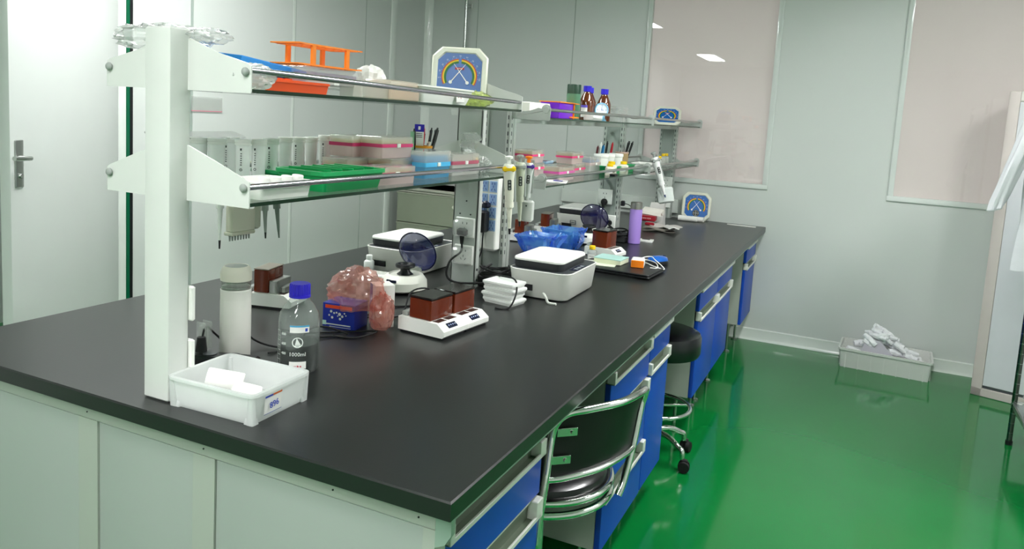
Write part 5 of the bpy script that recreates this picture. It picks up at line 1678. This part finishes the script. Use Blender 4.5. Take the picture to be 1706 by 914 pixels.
# filing cabinet in the far left corner
FC = mat('olive_grey_enamel', '8D9482', .4)
fc = thing('filing_cabinet', 'low olive-grey metal cabinet in the far left corner behind the bench', 'cabinet', (-1.945, 3.93, 0))
w, d, h = .575, .44, .86
b = MB(); b.bx(0, w, .02, d, 0, h, .003); b.build('cabinet_body', FC, fc)
for z0, z1 in ((.03, .30), (.305, .585), (.59, .82)):
    b = MB(); b.bx(.006, w - .006, 0, .022, z0, z1, .003); q = b.build('drawer', FC, fc)
    b = MB(); b.bx(.0, w, -.003, .0005, z1 - .012, z1 - .004, .001); b.build('pull_lip', FC, q)
b = MB(); b.bx(-.004, w + .004, -.006, d, h - .02, h, .003); b.bx(0, w, .004, .02, h - .036, h - .024, m=0); b.build('top_ledge', mat('pale_ledge', 'A9AA9E', .4), fc)
b = MB(); b.cyl((0, 0, 0), (.0, -.05, -.02), .014, .010); b.cyl((0, -.05, -.02), (0, -.06, -.024), .015)
tag(b.build('hook_knob', IVORY, loc=(-1.40, 3.93, .775)), 'ivory knob beside the olive-grey cabinet, seen past the rear post', 'knob')

# vertical pipe with valve disc on the far wall
vp = thing('wall_pipe', 'thin vertical metal pipe with a round flange on the far wall', 'pipe', (-1.63, 4.33, 0))
b = MB(); b.cyl((0, 0, .05), (0, 0, 2.58), .013, n=18); b.build('pipe', mat('pipe_chrome', 'B4B8B4', .18, 1.), vp)
b = MB(); b.lathe([(.001, 0), (.04, .004), (.042, .01), (.03, .022), (.012, .028)], M=TR(.03, -.02, 1.215, rx=PI / 2), n=26); b.box((-.02, -.02, 1.215), (.05, .02, .018), .004); b.build('flange', CHROME, vp)
for z in (.4, 2.3):
    b = MB(); b.cyl((0, 0, z), (0, .07, z), .01); b.box((0, .06, z), (.04, .008, .04), .002); b.build('bracket', STEEL, vp)

# conduit box along the far wall above the worktop
b = MB(); b.bx(-.74, .16, YF - .03, YF - .001, .83, .93, .004); tag(b.build('cable_trunking', TRIM), 'white cable trunking along the far wall behind the grey rack', 'trunking')

# ------------------------------------------------------------------ chair with tubular back
chm = mat('chair_chrome', 'E2E2E0', .07, 1.)
VINYL = mat('black_vinyl', '131316', .28, coat=.2, bump=.03, bscale=90)
SH = mat('black_backrest_shell', '0E0F0F', .45)
ch = thing('laboratory_chair', 'black vinyl chair with chromed tubular back in the knee space of the bench', 'chair', (.60, .85, 0), math.radians(-23))
# own frame: +x points to the back of the chair
b = MB()
N = 48
def seat_ring(s, z):
    return ([(.185 * s * math.cos(2 * PI * i / N), .19 * s * math.sin(2 * PI * i / N)) for i in range(N)], z)
b.stack([seat_ring(.9, .447), seat_ring(1.0, .455), seat_ring(1.02, .475), seat_ring(.99, .493), seat_ring(.9, .502), seat_ring(.6, .505), seat_ring(.2, .506)])
b.build('seat', VINYL, ch)
for z, nm in ((.468, 'upper_hoop'), (.434, 'lower_hoop')):
    b = MB(); b.tube([(.197 * math.cos(2 * PI * i / 32), .202 * math.sin(2 * PI * i / 32), z) for i in range(32)], .0105, 12, closed=True, sub=2)
    b.build(nm, chm, ch)
BX = .20
def bp(y, z):
    """point of the back frame: leans back and curves around"""
    t = (z - .42) / .31
    return (BX + .03 * t - 1.5 * y * y * min(1, max(0, t + .25)), y + .046 * t - .03 * (1 - t), z)
yb = .175
b = MB()
b.tube([bp(-.16, .40), bp(-.168, .47), bp(-.172, .56), bp(-.178, .66), bp(-.176, .70), bp(-.155, .722), bp(-.10, .728), bp(0, .729), bp(.10, .728), bp(.155, .722), bp(.176, .70), bp(.178, .66), bp(.172, .56), bp(.155, .47), bp(.14, .435)], .0105, 14, sub=8)
b.build('back_frame', chm, ch)
b = MB(); b.tube([bp(-.170, .557), bp(-.12, .554), bp(0, .552), bp(.12, .554), bp(.170, .557)], .009, 12); b.build('cross_bar', chm, ch)
b = MB()
rings = []
for off in (-.004, .006):
    pass
rows = 10
vs, fs = [], []
for sgn, off in ((0, -.012), (1, .004)):
    for i in range(rows + 1):
        z = .56 + .158 * i / rows
        for j in range(13):
            y = -.165 + .33 * j / 12
            p = bp(y, z)
            vs.append((p[0] + off - .008, p[1], p[2]))
n1 = (rows + 1) * 13
for i in range(rows):
    for j in range(12):
        a = i * 13 + j
        fs.append((a, a + 1, a + 14, a + 13)); fs.append((n1 + a, n1 + a + 13, n1 + a + 14, n1 + a + 1))
for j in range(12):
    fs.append((j, n1 + j, n1 + j + 1, j + 1)); q = rows * 13
    fs.append((q + j, q + j + 1, n1 + q + j + 1, n1 + q + j))
for i in range(rows):
    fs.append((i * 13, (i + 1) * 13, n1 + (i + 1) * 13, n1 + i * 13)); fs.append((i * 13 + 12, n1 + i * 13 + 12, n1 + (i + 1) * 13 + 12, (i + 1) * 13 + 12))
b.add(vs, fs)
b.build('backrest', SH, ch)
for z in (.675, .605):
    for s in (-1,):
        p = bp(s * .148, z)
        b = MB(); b.box((p[0] + .006, p[1], p[2]), (.003, .055, .022), .001, rz=s * .42, r=.009); b.cyl((p[0] + .009, p[1] - s * .01, p[2]), (p[0] + .016, p[1] - s * .01, p[2]), .005, m=0)
        b.build('mounting_tab', chm, ch)
b = MB(); b.cyl((0, 0, .09), (0, 0, .315), .02, n=20); b.cyl((0, 0, .315), (0, 0, .33), .022, .018, n=20, m=1); b.cyl((0, 0, .33), (0, 0, .42), .013); b.lathe([(.05, .405), (.12, .425)], n=24, m=1)
b.build('column', [chm, BLACK], ch)
for k in range(5):
    a = 2 * PI * k / 5 + .5
    ca, sa = math.cos(a), math.sin(a)
    b = MB(); b.tube([(0, 0, .105), (.1 * ca, .1 * sa, .10), (.2 * ca, .2 * sa, .075)], .014, 12); b.cyl((.195 * ca, .195 * sa, .05), (.195 * ca, .195 * sa, .08), .008)
    lg = b.build('leg', chm, ch)
    b = MB()
    cm = TR(.2 * ca, .2 * sa, .025, rz=a + .8)
    for s_ in (-1, 1):
        b.cyl((0, s_ * .006, 0), (0, s_ * .02, 0), .025, .023, 18, M=cm)
    b.box((0, 0, .012), (.03, .014, .03), .004, M=cm)
    b.build('caster', RUBBER, lg)

# ------------------------------------------------------------------ stool on casters
stl = thing('swivel_stool', 'round black swivel stool on casters in the second knee space', 'stool', (.615, 2.14, 0), .25)
b = MB(); b.lathe([(.15, .475), (.172, .48), (.178, .495), (.178, .555), (.172, .572), (.15, .58), (.05, .583)], n=44); b.build('seat', VINYL, stl)
b = MB(); b.lathe([(.06, .46), (.14, .475)], n=30); b.cyl((0, 0, .2), (0, 0, .47), .014); b.cyl((0, 0, .12), (0, 0, .33), .026, m=1); b.build('column', [chm, BLACK], stl)
b = MB(); b.tube([(.155 * math.cos(2 * PI * i / 32), .155 * math.sin(2 * PI * i / 32), .235) for i in range(32)], .009, 12, closed=True, sub=2)
fr2 = b.build('foot_ring', chm, stl)
for k in range(3):
    a = 2 * PI * k / 3 + .3
    b = MB(); b.cyl((0, 0, .235), (.155 * math.cos(a), .155 * math.sin(a), .235), .006); b.build('spoke', chm, fr2)
for k in range(5):
    a = 2 * PI * k / 5 - .7
    ca, sa = math.cos(a), math.sin(a)
    b = MB(); b.tube([(0, 0, .125), (.09 * ca, .09 * sa, .12), (.15 * ca, .15 * sa, .095), (.168 * ca, .168 * sa, .085), (.172 * ca, .172 * sa, .055)], .0115, 12); lg = b.build('leg', chm, stl)
    x, y = .172 * ca, .172 * sa
    cs = MB()
    cm = TR(x + .012 * ca, y + .012 * sa, .025, rz=a + .6)
    for s in (-1, 1):
        cs.cyl((0, s * .006, 0), (0, s * .022, 0), .025, .023, 20, M=cm)
    cs.box((0, 0, .012), (.03, .016, .04), .004, M=cm)
    cs.build('caster', RUBBER, lg)
